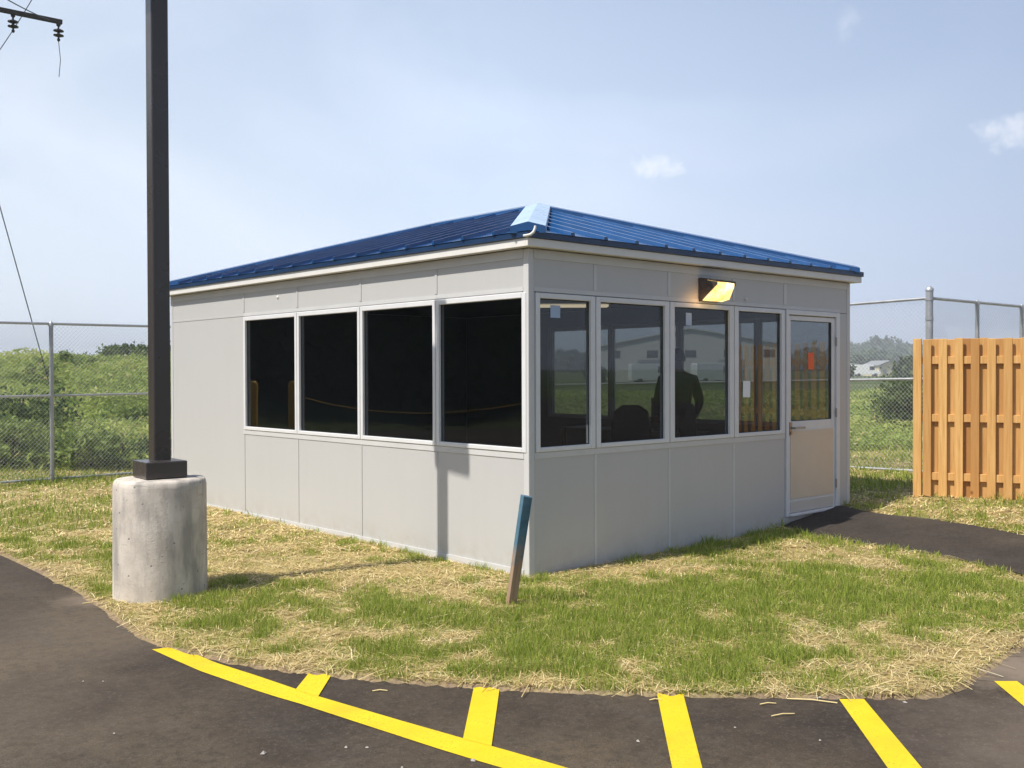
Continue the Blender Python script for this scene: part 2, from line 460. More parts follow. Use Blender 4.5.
def inside_poly(x, y, poly):
    c = np.zeros(x.shape, bool); n_ = len(poly)
    x1, y1 = poly[-1]
    for x2, y2 in poly:
        cond = ((y2 > y) != (y1 > y))
        with np.errstate(divide='ignore', invalid='ignore'):
            xx = (x1-x2)*(y-y2)/((y1-y2) if y1 != y2 else 1e-9)+x2
        c ^= cond & (x < xx)
        x1, y1 = x2, y2
    return c
COARSE = np.array(EDGE); CP = [tuple(p_) for p_ in EDGE] + [(40, -45), (-45, -45), (-45, 42)]
def edge_dist(x, y):
    d = np.full(x.shape, 1e9)
    for (ax, ay), (bx, by) in zip(COARSE[:-1], COARSE[1:]):
        vx, vy = bx-ax, by-ay
        t = np.clip(((x-ax)*vx+(y-ay)*vy)/(vx*vx+vy*vy), 0, 1)
        d = np.minimum(d, np.hypot(x-ax-t*vx, y-ay-t*vy))
    return np.where(inside_poly(x, y, CP), -d, d)

def terrain(x, y):
    x = np.asarray(x, float); y = np.asarray(y, float)
    d = edge_dist(x, y)
    base = -.055 + .235*sstep(2.8, 6.4, x)*(1-.4*sstep(1.5, 8, y)) + .02*sstep(2, 7, y)
    base = base + .035*(fbm(x*.9, y*.9, 3, 3)-.5)*sstep(.1, 1.2, d)
    dn = np.where(d > 0, d, 0)
    k = np.exp(-dn/.85)
    z = base*(1-k) + (-.088)*k
    z = np.where(d < 0, -.088-.075*sstep(0, .12, -d), z)
    # embankment beyond the rear fence (left) and rolling land far away
    r = np.hypot(x-2, y)
    emb = 1.62*sstep(13.0, 34.0, y+.25*x)*(1-sstep(1.0, 13.0, x-.33*y))
    z = z + emb
    z = z + .7*sstep(10, 26, x)*sstep(14, 3, y)*0
    z = z + 2.5*sstep(120, 520, r)
    for hx, hy, hh_, sg_ in HILLS:
        z = z + hh_*np.exp(-((x-hx)**2+(y-hy)**2)/(2*sg_*sg_))
    z = z + .25*(fbm(x*.12, y*.12, 9, 3)-.5)*sstep(11, 20, r)
    return z
hA = at(896, 372, 560); hB = at(800, 372, 640); hC = at(300, 372, 600); hD = at(660, 372, 620)
HILLS = [(hA.x, hA.y, 6.0, 20.0), (hA.x-15, hA.y+40, 2.5, 50.0), (hB.x, hB.y, 2.0, 60.0), (hC.x, hC.y, 3.0, 120.0), (hD.x, hD.y, 2.0, 90.0)]
def tz(x, y): return float(terrain(np.array([x]), np.array([y]))[0])

# greenness of the lawn, with patches as seen
SPOTS = []   # (x, y, radius, amount)
for u, v, r_, a_ in [(560,600,.55,.55),(640,595,.6,.5),(720,590,.7,.5),(800,575,.7,.45),(850,590,.6,.4),(700,625,.6,.4),(600,640,.5,.25),(780,640,.6,.4),
                     (900,600,.6,.35),(960,590,.5,.3),(700,545,.45,.6),(620,556,.35,.5),(760,532,.4,.6),(560,565,.25,.2),(400,612,.45,.45),(350,605,.4,.4),
                     (240,620,.3,.4),(225,590,.35,.4),(450,640,.5,.3),(60,520,.6,.3),(30,480,1.0,.5),(90,475,1.0,.3),(40,545,.4,.3),(900,497,.7,.6),(870,503,.5,.6),(960,500,.5,.3),
                     (630,570,.5,-.65),(700,562,.5,-.6),(580,560,.35,-.45),(760,556,.45,-.4),(530,580,.3,-.5),(300,560,1.0,-.5),(250,530,1.2,-.6),(380,570,.5,-.5),(440,590,.35,-.35),(470,625,.35,-.3),
                     (930,660,.4,-.22),(985,640,.4,-.4),(880,680,.3,-.2),(150,560,.6,-.2),(230,505,1.0,-.6),(980,508,.45,-.5),(60,490,.5,-.3),(500,545,.4,-.5)]:
    x_, y_ = gp(u, v, -.03); SPOTS.append((x_, y_, r_, a_))
def greenness(x, y, d=None):
    g_ = .50 + 1.7*(fbm(x*2.2, y*2.2, 21, 4)-.5) + 2.0*(fbm(x*5.5, y*5.5, 33, 2)-.5)
    for sx_, sy_, r_, a_ in SPOTS:
        g_ = g_ + a_*np.exp(-((x-sx_)**2+(y-sy_)**2)/(r_*r_))
    if d is None: d = edge_dist(x, y)
    g_ = g_ - .55*np.exp(-np.maximum(d, 0)/.10)
    return np.clip(g_, 0, 1)

def axis(lo, hi, step, far_):
    c_ = list(np.arange(lo, hi+1e-6, step)); s = step; v = hi
    up = []
    while v < far_: s *= 1.22; v += s; up.append(v)
    s = step; v = lo; dn = []
    while v > -far_: s *= 1.22; v -= s; dn.append(v)
    return np.array(dn[::-1]+c_+up)
ax_ = axis(-5.2, 9.6, .085, 1400); ay_ = axis(-5.2, 11.5, .085, 1400)
GX, GY = np.meshgrid(ax_, ay_, indexing='ij')
gx, gy = GX.ravel(), GY.ravel()
gd = edge_dist(gx, gy)
gz = terrain(gx, gy)
nx, ny = GX.shape
idx = np.arange(nx*ny).reshape(nx, ny)
faces = np.stack([idx[:-1,:-1], idx[1:,:-1], idx[1:,1:], idx[:-1,1:]], -1).reshape(-1, 4)
farw = sstep(11, 22, np.hypot(gx-1, gy))
ground = np_mesh('ground', np.stack([gx, gy, gz], -1), faces, M['ground'], None, {'green': greenness(gx, gy, gd)*.75, 'edge': np.where(gd > 0, np.exp(-np.abs(gd)/.055), 1.0), 'far': farw}, True)
tag(ground, 'straw covered lawn and fields around the grey booth', 'ground', kind='structure')

def flat_poly(name, poly, z, mat, zf=None, parent=None, subdiv=None):
    bm = bmesh.new()
    vs = [bm.verts.new((x_, y_, z if zf is None else zf(x_, y_)+z)) for x_, y_ in poly]
    es = [bm.edges.new((vs[i], vs[(i+1) % len(vs)])) for i in range(len(vs))]
    bmesh.ops.triangle_fill(bm, use_beauty=True, use_dissolve=False, edges=es)
    for f in bm.faces:
        f.normal_update()
        if f.normal.z < 0: f.normal_flip()
    me = D.meshes.new(name); bm.to_mesh(me); bm.free(); me.materials.append(mat)
    return link(D.objects.new(name, me), parent)
road = flat_poly('road', ASPH_POLY, Z_AS, M['asphalt'])
tag(road, 'dark asphalt drive curving round the lawn', 'road', kind='structure')

# path from the door: grid strip that follows the ground
pa = [(3.66, -.03)] + [gp(u, v, .03) for u, v in [(795,525),(813,530),(860,536),(918,544),(970,554),(1024,566)]]
pb = [(4.9, -.03)] + [gp(u, v, .08) for u, v in [(858,509),(885,513),(925,517),(965,522),(1000,527),(1024,531)]]
ea = np.array(pa[-1])-np.array(pa[-2]); eb = np.array(pb[-1])-np.array(pb[-2])
for k in range(1, 5):
    pa.append(tuple(np.array(pa[-1])+ea*1.0)); pb.append(tuple(np.array(pb[-1])+eb*1.0+np.array([.03, -.05])))
def dens(pl, n_):
    pl = np.array(pl); L = np.r_[0, np.cumsum(np.hypot(*np.diff(pl, axis=0).T))]; s = np.linspace(0, L[-1], n_)
    return np.stack([np.interp(s, L, pl[:,0]), np.interp(s, L, pl[:,1])], -1)
NA = 90; A_ = dens(pa, NA); B_ = dens(pb, NA)
jit = np.array([[.03*mnoise.noise(Vector((i*.35, s_, 0))) for i in range(NA)] for s_ in (0, 9)])
rows = []
NW = 9
for k in range(NW):
    t = k/(NW-1); q = A_*(1-t)+B_*t
    if k == 0: q = q+jit[0][:, None]
    if k == NW-1: q = q+jit[1][:, None]
    rows.append(q)
P_ = np.stack(rows, 1).reshape(-1, 2)
pz = np.maximum(terrain(P_[:,0], P_[:,1]), -.04)+.022
pz = pz.reshape(NA, NW)
ker = np.ones(9)/9
for k in range(NW): pz[:,k] = np.convolve(np.pad(pz[:,k], 4, 'edge'), ker, 'valid')
pz += np.array([-.02]+[0.006]*(NW-2)+[-.02])[None]
idx = np.arange(NA*NW).reshape(NA, NW)
pf = np.stack([idx[:-1,:-1], idx[1:,:-1], idx[1:,1:], idx[:-1,1:]], -1).reshape(-1, 4)
path = np_mesh('path', np.c_[P_, pz.ravel()], pf, M['asphalt_path'], None, None, True)
bm = bmesh.new(); bm.from_mesh(path.data); bmesh.ops.recalc_face_normals(bm, faces=bm.faces)
if sum(f.normal.z for f in bm.faces) < 0: bmesh.ops.reverse_faces(bm, faces=bm.faces)
bm.to_mesh(path.data); bm.free()
tag(path, 'narrow asphalt path leading to the booth door', 'path', kind='structure')
PATH_POLY = [tuple(p_) for p_ in A_] + [tuple(p_) for p_ in B_[::-1]]

# yellow markings
up_px = [(176,647),(195,654.5),(215,663),(256,676),(297,690),(318.5,697),(400,721),(463,739),(512,752.5),(565,768),(640,790),(760,826)]
lo_px = [(152,650),(175,660.5),(200,671.5),(256,691),(278,698),(299,704),(400,737),(440,750),(476,761),(505,769.5),(600,797),(720,832)]
def smooth_line(px):
    pts = [gp(u, v, Z_AS) for u, v in px]
    return [tuple(p_) for p_ in dens(pts, 60)]
mark = [smooth_line(lo_px)+smooth_line(up_px)[::-1]]
def stub(px): return [gp(u, v, Z_AS) for u, v in px]
mark_stubs = [stub([(309.5,673.2),(333,673.2),(318,697.5),(295.5,690.5)]), stub([(475,682.5),(500.5,682.5),(491.5,747.2),(463,739.6)]),
              stub([(656,690),(682,690),(702,768),(718,830),(688,830),(672,768)]), stub([(839,700),(864,700),(921,768),(960,815),(924,815),(887,768)]),
              stub([(994,682),(1017,682),(1080,729),(1050,729)])]
bm = bmesh.new()
def fill(poly, z):
    vs = [bm.verts.new((x_, y_, z)) for x_, y_ in poly]
    es = [bm.edges.new((vs[i], vs[(i+1) % len(vs)])) for i in range(len(vs))]
    bmesh.ops.triangle_fill(bm, use_beauty=True, edges=es)
fill(mark[0], Z_AS+.004)
for s_ in mark_stubs: fill(s_, Z_AS+.0055)
for f in bm.faces:
    f.normal_update()
    if f.normal.z < 0: f.normal_flip()
me = D.meshes.new('road_markings'); bm.to_mesh(me); bm.free(); me.materials.append(M['yellow'])
tag(link(D.objects.new('road_markings', me)), 'yellow painted no parking stripes on the asphalt', 'road marking', kind='structure')

# ------------------------------------------------------------------ guard booth
W, L = 5.063, 6.886
booth = empty('guard_booth', (0, 0, 0), 0, 'grey panelled guard booth with blue metal hip roof and dark windows', 'building')
ZB, ZS, ZH, ZT = -.30, .955, 2.272, 2.63      # foot, opening bottom, opening top, soffit
T = .08
OPEN_L = [(.02, 1.215), (1.225, 2.435), (2.445, 3.655), (3.665, 4.875)]     # along y, left wall
GL_L = [(.072, 1.172), (1.266, 2.394), (2.486, 3.614), (3.706, 4.832)]
OPEN_R = [(.075, .785), (.797, 1.795), (1.807, 2.812), (2.824, 3.722)]     # along x, front wall
GL_R = [(.122, .728), (.854, 1.730), (1.874, 2.742), (2.892, 3.662)]
OPEN_F = [(.02, 1.215), (1.225, 2.435), (2.445, 3.655), (3.665, 4.875)]
GL_F = GL_L
wall = MB()
# left wall (x=0), far side wall (x=W): along y
for x0, x1 in ((0, T), (W-T, W)):
    wall.box(x0, x1, T, L-T, ZB, ZS)
    wall.box(x0, x1, T, L-T, ZH, ZT)
    wall.box(x0, x1, 4.88, L-T, ZS, ZH)
# front wall (y=0)
wall.box(0, 3.735, 0, T, ZB, ZS); wall.box(4.84, W, 0, T, ZB, ZH); wall.box(3.735, 4.84, 0, T, ZB, .06)
wall.box(0, W, 0, T, ZH+.006, ZT); wall.box(0, .07, 0, T, ZS, ZH)
# rear wall
wall.box(0, W, L-T, L, ZB, ZT)
wall.build('wall', M['panel'], booth)
# inner lining, floor, ceiling
li = MB()
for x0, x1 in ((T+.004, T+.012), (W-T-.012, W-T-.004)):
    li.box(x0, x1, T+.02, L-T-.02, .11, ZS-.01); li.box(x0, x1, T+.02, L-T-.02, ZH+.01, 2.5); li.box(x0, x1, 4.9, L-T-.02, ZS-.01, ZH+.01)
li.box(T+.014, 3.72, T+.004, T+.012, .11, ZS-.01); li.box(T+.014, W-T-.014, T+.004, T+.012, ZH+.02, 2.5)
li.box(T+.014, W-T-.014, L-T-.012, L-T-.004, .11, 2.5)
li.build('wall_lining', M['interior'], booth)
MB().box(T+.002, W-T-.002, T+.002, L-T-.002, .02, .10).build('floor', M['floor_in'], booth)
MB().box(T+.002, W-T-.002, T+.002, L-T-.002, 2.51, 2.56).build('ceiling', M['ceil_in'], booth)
# corner posts
for (cx, cy, sx, sy) in ((0, 0, -1, -1), (W, 0, 1, -1), (0, L, -1, 1), (W, L, 1, 1)):
    c_ = MB()
    x0, x1 = (-.008, .055) if sx < 0 else (W-.055, W+.008)
    y0, y1 = (-.008, .055) if sy < 0 else (L-.055, L+.008)
    c_.box(x0, x1, y0, y1, ZB+.01, ZT-.004)
    c_.build('corner_post', M['trim'], booth, .006)
# vertical battens over the panel joints below and above the windows (5 mm proud)
def batten(axis_, pos, z0, z1, w=.034, face=None):
    c_ = MB(); pr = .006
    if axis_ == 'L': c_.box(-pr, .01, pos-w/2, pos+w/2, z0, z1)
    elif axis_ == 'R': c_.box(pos-w/2, pos+w/2, -pr, .01, z0, z1)
    elif axis_ == 'F': c_.box(W-.01, W+pr, pos-w/2, pos+w/2, z0, z1)
    c_.build('batten', M['trim'] if axis_ != 'L' else M['panel'], booth)
for y_ in (1.22, 2.44, 3.66, 4.88):
    batten('L', y_, ZB+.02, ZS-.06); batten('L', y_, ZH+.055, 2.545)
    batten('F', y_, ZB+.02, ZS-.06); batten('F', y_, ZH+.055, 2.545)
for x_ in (.791, 1.801, 2.818):
    batten('R', x_, ZB+.02, ZS-.06, .030); batten('R', x_, ZH+.055, 2.545, .034)
batten('R', 3.74, ZH+.055, 2.545, .05)
# horizontal rails: sill rail, head rail, cap rail
def rail(name, z0, z1, pr, yl, xr, both=True):
    c_ = MB()
    c_.box(-pr, .01, .058, yl, z0, z1)
    c_.build(name, M['trim'], booth)
    c_ = MB(); c_.box(.058, xr, -pr, .01, z0, z1); c_.build(name, M['trim'], booth)
    c_ = MB(); c_.box(W-.01, W+pr, .058, yl, z0, z1); c_.build(name, M['trim'], booth)
rail('sill_rail', ZS-.052, ZS-.004, .006, 4.90, 3.735)
rail('head_rail', ZH+.010, ZH+.044, .005, 4.90, 4.84)
c_ = MB(); c_.box(-.004, .01, 4.905, L-.058, ZH+.012, ZH+.03); c_.build('head_rail', M['panel'], booth)
rail('cap_rail', 2.552, ZT-.006, .007, L-.058, W-.058)
# base angle along left wall
c_ = MB(); c_.box(-.012, .004, .06, L-.06, ZB+.03, -.012); c_.build('base_trim', M['trim'], booth)

# windows: frame ring + pane sub-part
def ring(mb, a0, a1, b0, b1, c0, c1, d0, d1, ax, lo, hi):
    """outer a0..a1 x b0..b1, inner c0..c1 x d0..d1, depth lo..hi; ax 'y' wall plane x=const, 'x' plane y=const"""
    def bx(p0, p1, q0, q1):
        if ax == 'y': mb.box(lo, hi, p0, p1, q0, q1)
        else: mb.box(p0, p1, lo, hi, q0, q1)
    bx(a0, c0, b0, b1); bx(c1, a1, b0, b1); bx(c0, c1, b0, d0); bx(c0, c1, d1, b1)
def window(ax, o, g, lo, hi, glo):
    mb = MB(); ring(mb, o[0], o[1], ZS, ZH, g[0], g[1], .993, 2.227, ax, lo, hi)
    fr = mb.build('window', M['alu'], booth, .004, 1)
    gk = MB()
    if ax == 'y': gk.box(glo-.0015, glo+.0015, g[0]-.008, g[1]+.008, .985, 2.235)
    else: gk.box(g[0]-.008, g[1]+.008, glo-.0015, glo+.0015, .985, 2.235)
    # a single sheet is enough for the pane: keep one face pair thin
    pane = MB()
    if ax == 'y': pane.add([(glo, g[0]-.006, .987), (glo, g[1]+.006, .987), (glo, g[1]+.006, 2.233), (glo, g[0]-.006, 2.233)], [(0,1,2,3)])
    else: pane.add([(g[0]-.006, glo, .987), (g[1]+.006, glo, .987), (g[1]+.006, glo, 2.233), (g[0]-.006, glo, 2.233)], [(0,1,2,3)])
    pane.build('glass_pane', M['glass'], fr)
    gask = MB(); ring(gask, g[0]-.0005, g[1]+.0005, .9925, 2.2275, g[0]+.006, g[1]-.006, .999, 2.221, ax, glo-.010, glo-.003)
    gask.build('gasket', M['rubber'], fr)
for o_, g_ in zip(OPEN_L, GL_L): window('y', o_, g_, -.014, .05, .022)
for o_, g_ in zip(OPEN_R, GL_R): window('x', o_, g_, -.014, .05, .022)
for o_, g_ in zip(OPEN_F, GL_F): window('y', o_, g_, W-.05, W+.014, W-.022)

# door
dfr = MB()
dfr.box(3.752, 3.800, -.016, .07, .06, ZH+.004); dfr.box(4.765, 4.836, -.016, .07, .06, ZH+.004); dfr.box(3.800, 4.765, -.016, .07, 2.225, ZH+.004)
dfr.build('door_frame', M['alu'], booth, .004, 1)
MB().box(3.80, 4.765, -.045, .09, .062, .088).build('threshold', M['alu'], booth, .004, 1)
door = MB()
ring(door, 3.808, 4.758, .985, 2.216, 3.862, 4.690, 1.078, 2.166, 'x', .004, .048)
door.box(3.808, 4.758, .004, .048, .092, .985)
dob = door.build('door', M['alu'], booth, .003, 1)
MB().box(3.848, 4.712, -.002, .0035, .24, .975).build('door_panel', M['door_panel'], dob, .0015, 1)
MB().box(3.848, 4.712, -.002, .0035, .10, .215).build('kick_plate', M['kick'], dob, .001, 1)
pn = MB(); pn.add([(3.858, .026, 1.074), (4.694, .026, 1.074), (4.694, .026, 2.17), (3.858, .026, 2.17)], [(0,1,2,3)]); pn.build('glass_pane', M['glass'], dob)
gk = MB(); ring(gk, 3.8615, 4.6905, 1.0775, 2.1665, 3.869, 4.683, 1.085, 2.159, 'x', .012, .022); gk.build('gasket', M['rubber'], dob)
hd = MB(); hd.box(3.822, 3.866, -.008, .0035, .93, 1.07); hd.tube([(3.845, 0, 1.01), (3.845, -.055, 1.01)], .011, 8)
hd.tube([(3.842, -.055, 1.01), (3.95, -.058, 1.012), (4.05, -.05, 1.008)], [.011, .010, .012], 8)
hd.tube([(3.845, -.004, .955), (3.845, -.018, .955)], .016, 12)
hd.build('handle', M['chrome'], dob)
hg = MB()
for z_ in (.35, 1.15, 1.95):
    hg = MB(); hg.tube([(4.762, -.012, z_-.05), (4.762, -.012, z_+.05)], .009, 8); hg.build('hinge', M['chrome'], dob)

# eaves: white fascia, blue drip trim
OV = .10
def eave_ring(name, o1, z0, z1, mat, thick=.02):
    c_ = MB()
    c_.box(-o1, W+o1, -o1, -o1+thick, z0, z1); c_.box(-o1, W+o1, L+o1-thick, L+o1, z0, z1)
    c_.box(-o1, -o1+thick, -o1+thick, L+o1-thick, z0, z1); c_.box(W+o1-thick, W+o1, -o1+thick, L+o1-thick, z0, z1)
    return c_.build(name, mat, booth, .003, 1)
eave_ring('fascia', OV, 2.632, 2.700, M['fascia'], .03)
sof = MB()
sof.box(-OV+.03, W+OV-.03, -OV+.03, .0, 2.634, 2.645); sof.box(-OV+.03, W+OV-.03, L, L+OV-.03, 2.634, 2.645)
sof.box(-OV+.03, 0, 0, L, 2.634, 2.645); sof.box(W, W+OV-.03, 0, L, 2.634, 2.645)
sof.build('soffit', M['trim'], booth)
eave_ring('eave_trim', OV+.018, 2.701, 2.752, M['bluetrim'], .05)

# roof: four planes with raised seams
E0 = OV+.022; ZE = 2.752; HALF = W/2+E0; ZR = 3.53
SL = (ZR-ZE)/HALF
rf = MB()
x0, x1, y0, y1 = -E0, W+E0, -E0, L+E0
ry0, ry1 = W/2, L-W/2
r0 = (W/2, ry0, ZR); r1 = (W/2, ry1, ZR)
c00, c10, c11, c01 = (x0,y0,ZE), (x1,y0,ZE), (x1,y1,ZE), (x0,y1,ZE)
rf.add([c00, c10, r0], [(0,1,2)]); rf.add([c01, c11, r1], [(0,2,1)])
rf.add([c00, r0, r1, c01], [(0,1,2,3)]); rf.add([c10, c11, r1, r0], [(0,1,2,3)])
rf.add([(x0,y0,ZE-.004),(x1,y0,ZE-.004),(x1,y1,ZE-.004),(x0,y1,ZE-.004)], [(0,3,2,1)])
RH, RW = .025, .052
def seam(side, s):
    RH, RW = (.032, .026) if side in ('L', 'Rr') else (.025, .052)
    """raised seam running up the slope from the eave"""
    if side in 'LR_FB':
        pass
    if side == 'L' or side == 'Rr':
        lim = min(s-y0, y1-s, HALF)
        if lim < .12: return
        l_ = lim-.05
        sgn = 1 if side == 'L' else -1; xe = x0 if side == 'L' else x1
        a, b_ = Vector((xe-sgn*.012, s, ZE)), Vector((xe+sgn*l_, s, ZE+l_*SL)); w_ = Vector((0, RW/2, 0))
    else:
        lim = min(s-x0, x1-s, HALF)
        if lim < .12: return
        l_ = lim-.05
        sgn = 1 if side == 'F' else -1; ye = y0 if side == 'F' else y1
        a, b_ = Vector((s, ye-sgn*.012, ZE)), Vector((s, ye+sgn*l_, ZE+l_*SL)); w_ = Vector((RW/2, 0, 0))
    up_ = Vector((0, 0, RH)); dn_ = Vector((0, 0, -.003)); k = .72
    vs = [a-w_+dn_, a+w_+dn_, a+w_*k+up_, a-w_*k+up_, b_-w_+dn_, b_+w_+dn_, b_+w_*k+up_, b_-w_*k+up_]
    rf.add(vs, [(0,1,2,3), (4,7,6,5), (0,3,7,4), (1,5,6,2), (3,2,6,7)])
PITCH = .406
for i in range(1, 18):
    s_ = y0+i*PITCH
    if s_ < y1: seam('L', s_); seam('Rr', s_)
for i in range(1, 14):
    s_ = x0+.30+i*PITCH-.2
    if s_ < x1: seam('F', s_); seam('B', s_)
rf.build('roof', M['blue'], booth)
# hip and ridge caps
def cap(a, b_, w, h, name='hip_cap', pale=False):
    a, b_ = Vector(a), Vector(b_); d = (b_-a).normalized(); s = d.cross(Vector((0,0,1))).normalized(); u = Vector((0,0,1))
    drop = w/2*SL*.72 if name == 'hip_cap' else w/2*SL
    pr = [(-w/2-.004, h-drop-.058), (-w/2, h-drop), (0, h+.006), (w/2, h-drop), (w/2+.004, h-drop-.058)]
    vs = [a+s*p[0]+u*p[1] for p in pr]+[b_+s*p[0]+u*p[1] for p in pr]
    fs = [(i, i+1, 6+i, 5+i) for i in range(4)]+[(0,1,2,3,4)[::-1], (5,6,7,8,9), (0, 5, 9, 4)]
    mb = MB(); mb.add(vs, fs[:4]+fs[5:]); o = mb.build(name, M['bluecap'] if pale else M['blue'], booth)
    mb = MB(); mb.add([a-d*.002+(Vector(q_)-a) for q_ in vs[:5]], [(0,1,2,3,4)]); mb.build('cap_closure', M['blue'], o)
    return o
def on(a, b_, t): return tuple(a[i]+(b_[i]-a[i])*t for i in range(3))
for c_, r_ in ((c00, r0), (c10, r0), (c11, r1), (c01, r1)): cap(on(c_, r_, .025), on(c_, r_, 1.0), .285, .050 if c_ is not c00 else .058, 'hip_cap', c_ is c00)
cap((W/2, ry0+.02, ZR), (W/2, ry1+.05, ZR), .285, .050, 'ridge_cap')
# little curved white spout at the near corner
sp = MB(); q0 = Vector((-.128, -.128, 2.70))
sp.tube([q0+Vector((-.03,.02,.005)), q0+Vector((-.012,.0,.006)), q0+Vector((.012,-.022,.014)), q0+Vector((.032,-.038,.036)), q0+Vector((.042,-.044,.066)), q0+Vector((.044,-.044,.085))], [.010,.012,.012,.012,.011,.009], 8)
sp.build('spout', M['fascia'], booth)
# two small bolt heads on the panels
for (p_, ax_i) in (((-.012, 4.08, 2.46), 0), ((3.02, -.012, 2.35), 1)):
    mb = MB(); Mx = Matrix.Rotation(R_(-90), 3, 'Y') if ax_i == 0 else Matrix.Rotation(R_(90), 3, 'X')
    mb.lathe([(.018, 0), (.018, .006), (.010, .012)], p_ if ax_i else (-.001, p_[1], p_[2]), 10, True, Mx); mb.build('bolt', M['fascia'], booth)

# wall lamp above the third window (a thing of its own)
lamp = empty('wall_lamp', (2.395, -.007, 2.41), 0, 'lit dark bronze wall lamp above the third front window', 'wall lamp')
hw = .152; hh0, hh1 = -.112, .112
hs = MB()
hs.box(-hw, hw, -.03, 0, hh0, hh1)                                                   # back plate
hs.add([(-hw,-.03,hh1),(hw,-.03,hh1),(hw,-.215,hh1-.035),(-hw,-.215,hh1-.035),(-hw,-.03,hh1-.012),(hw,-.03,hh1-.012),(hw,-.212,hh1-.05),(-hw,-.212,hh1-.05)],
       [(0,1,2,3),(4,7,6,5),(0,4,5,1),(3,2,6,7),(0,3,7,4),(1,5,6,2)])             # hood
for s_ in (-1, 1):                                                                   # triangular cheeks
    xx = s_*hw; xi = s_*(hw-.012)
    tri = [(-.03, hh1-.014), (-.213, hh1-.052), (-.213, hh1-.075), (-.03, hh0)]
    vs = [(xx, p[0], p[1]) for p in tri]+[(xi, p[0], p[1]) for p in tri]
    hs.add(vs, [(0,1,2,3), (7,6,5,4), (0,4,5,1), (1,5,6,2), (2,6,7,3), (3,7,4,0)])
hs.build('housing', M['bronze'], lamp)
ls = MB()
xl = hw-.014
pr = [(-.032, hh0+.006), (-.06, hh0+.0), (-.150, hh0+.018), (-.205, hh1-.085), (-.207, hh1-.054), (-.034, hh1-.018)]
vs = [(-xl, p[0], p[1]) for p in pr]+[(xl, p[0], p[1]) for p in pr]; k = len(pr)
ls.add(vs, [tuple(range(k)), tuple(reversed(range(k, 2*k)))]+[(i, k+i, k+(i+1)%k, (i+1)%k) for i in range(k)])
ls.build('lens', M['lens'], lamp)
ll = D.lights.new('wall_lamp_glow', 'POINT'); ll.energy = .55; ll.color = (1, .55, .2); ll.shadow_soft_size = .06
lo_ = link(D.objects.new('wall_lamp_glow', ll), lamp); lo_.location = (-.185, -.09, -.10)

# stickers and notices
def sheet(name, w, h, mat, loc, label, cat, tilt=0):
    mb = MB(); mb.box(-w/2, w/2, -.0016, 0, -h/2, h/2)
    o = mb.build(name, mat); o.location = loc; o.rotation_euler = (0, tilt, 0); tag(o, label, cat); return o
sheet('paper_notice', .125, .165, M['paper'], (3.068, .0185, 1.436), 'small white paper notice on the glass of the fourth front window', 'notice', R_(1.5))
sheet('orange_sticker', .115, .185, M['orange'], (4.292, .0245, 1.73), 'bright orange rectangular sticker on the door glass', 'sticker', R_(-2))
sheet('pale_sticker', .115, .105, M['bluepaper'], (.325, .0185, 2.125), 'pale blue sticker high in the corner window by the booth edge', 'sticker')
sheet('pale_sticker', .09, .12, M['bluepaper'], (2.12, .0185, 2.12), 'pale blue sticker high in the third front window under the lamp', 'sticker')

# ceiling lights inside
for i, (x_, y_, lab) in enumerate([(3.36, 2.77, 'lit tube light on the booth ceiling seen through the corner window')]):
    cl = empty('ceiling_light', (x_, y_, 2.508), R_(-41), lab, 'ceiling light')
    mb = MB(); mb.box(-.46, .46, -.13, .13, -.05, 0); mb.build('housing', M['fascia'], cl, .004, 1)
    for s_ in (-.07, .07):
        mb = MB(); mb.tube([(-.43, s_, -.072), (.43, s_, -.072)], .016, 10); mb.build('tube', M['tube'], cl)

# ------------------------------------------------------------------ lamp post on concrete pier
PCX, PCY = -2.435, 1.560
pier = MB(); pr_ = .347
pier.lathe([(pr_+.004, -.35), (pr_, .0), (pr_-.002, .4), (pr_-.004, .80), (pr_-.010, .835), (pr_-.024, .852), (pr_-.06, .856), (.001, .858)], (0, 0, 0), 56)
po = pier.build('concrete_pier', M['concrete']); po.location = (PCX, PCY, -.042)
# slight casting wobble
for v_ in po.data.vertices:
    d_ = Vector((v_.co.x, v_.co.y, 0))
    if d_.length > .1:
        k = 1+.006*mnoise.noise(Vector((v_.co.x*4, v_.co.y*4, v_.co.z*2)))
        v_.co.x *= k; v_.co.y *= k
tag(po, 'round stained concrete pier carrying the dark post', 'concrete pier')
PZ = .819
post = empty('lamp_post', (PCX, PCY, PZ), R_(0), 'tall square dark bronze post standing on the round concrete pier', 'lamp post')
hp = .066
mb = MB(); mb.box(-hp, hp, -hp, hp, .01, 4.83); mb.build('pole', M['bronze'], post, .010, 2)
mb = MB()
mb.add([(-.158,-.158,0),(.158,-.158,0),(.158,.158,0),(-.158,.158,0),(-.158,-.158,.128),(.158,-.158,.128),(.158,.158,.128),(-.158,.158,.128),
        (-.09,-.09,.134),(.09,-.09,.134),(.09,.09,.134),(-.09,.09,.134)],
       [(0,3,2,1),(0,1,5,4),(1,2,6,5),(2,3,7,6),(3,0,4,7),(4,5,9,8),(5,6,10,9),(6,7,11,10),(7,4,8,11),(8,9,10,11)])
mb.build('base_cover', M['bronze'], post, .008, 2)
mb = MB(); mb.box(-.30, .30, -.345, .14, 3.86, 4.13); mb.build('lamp_head', M['bronze'], post, .02, 2)
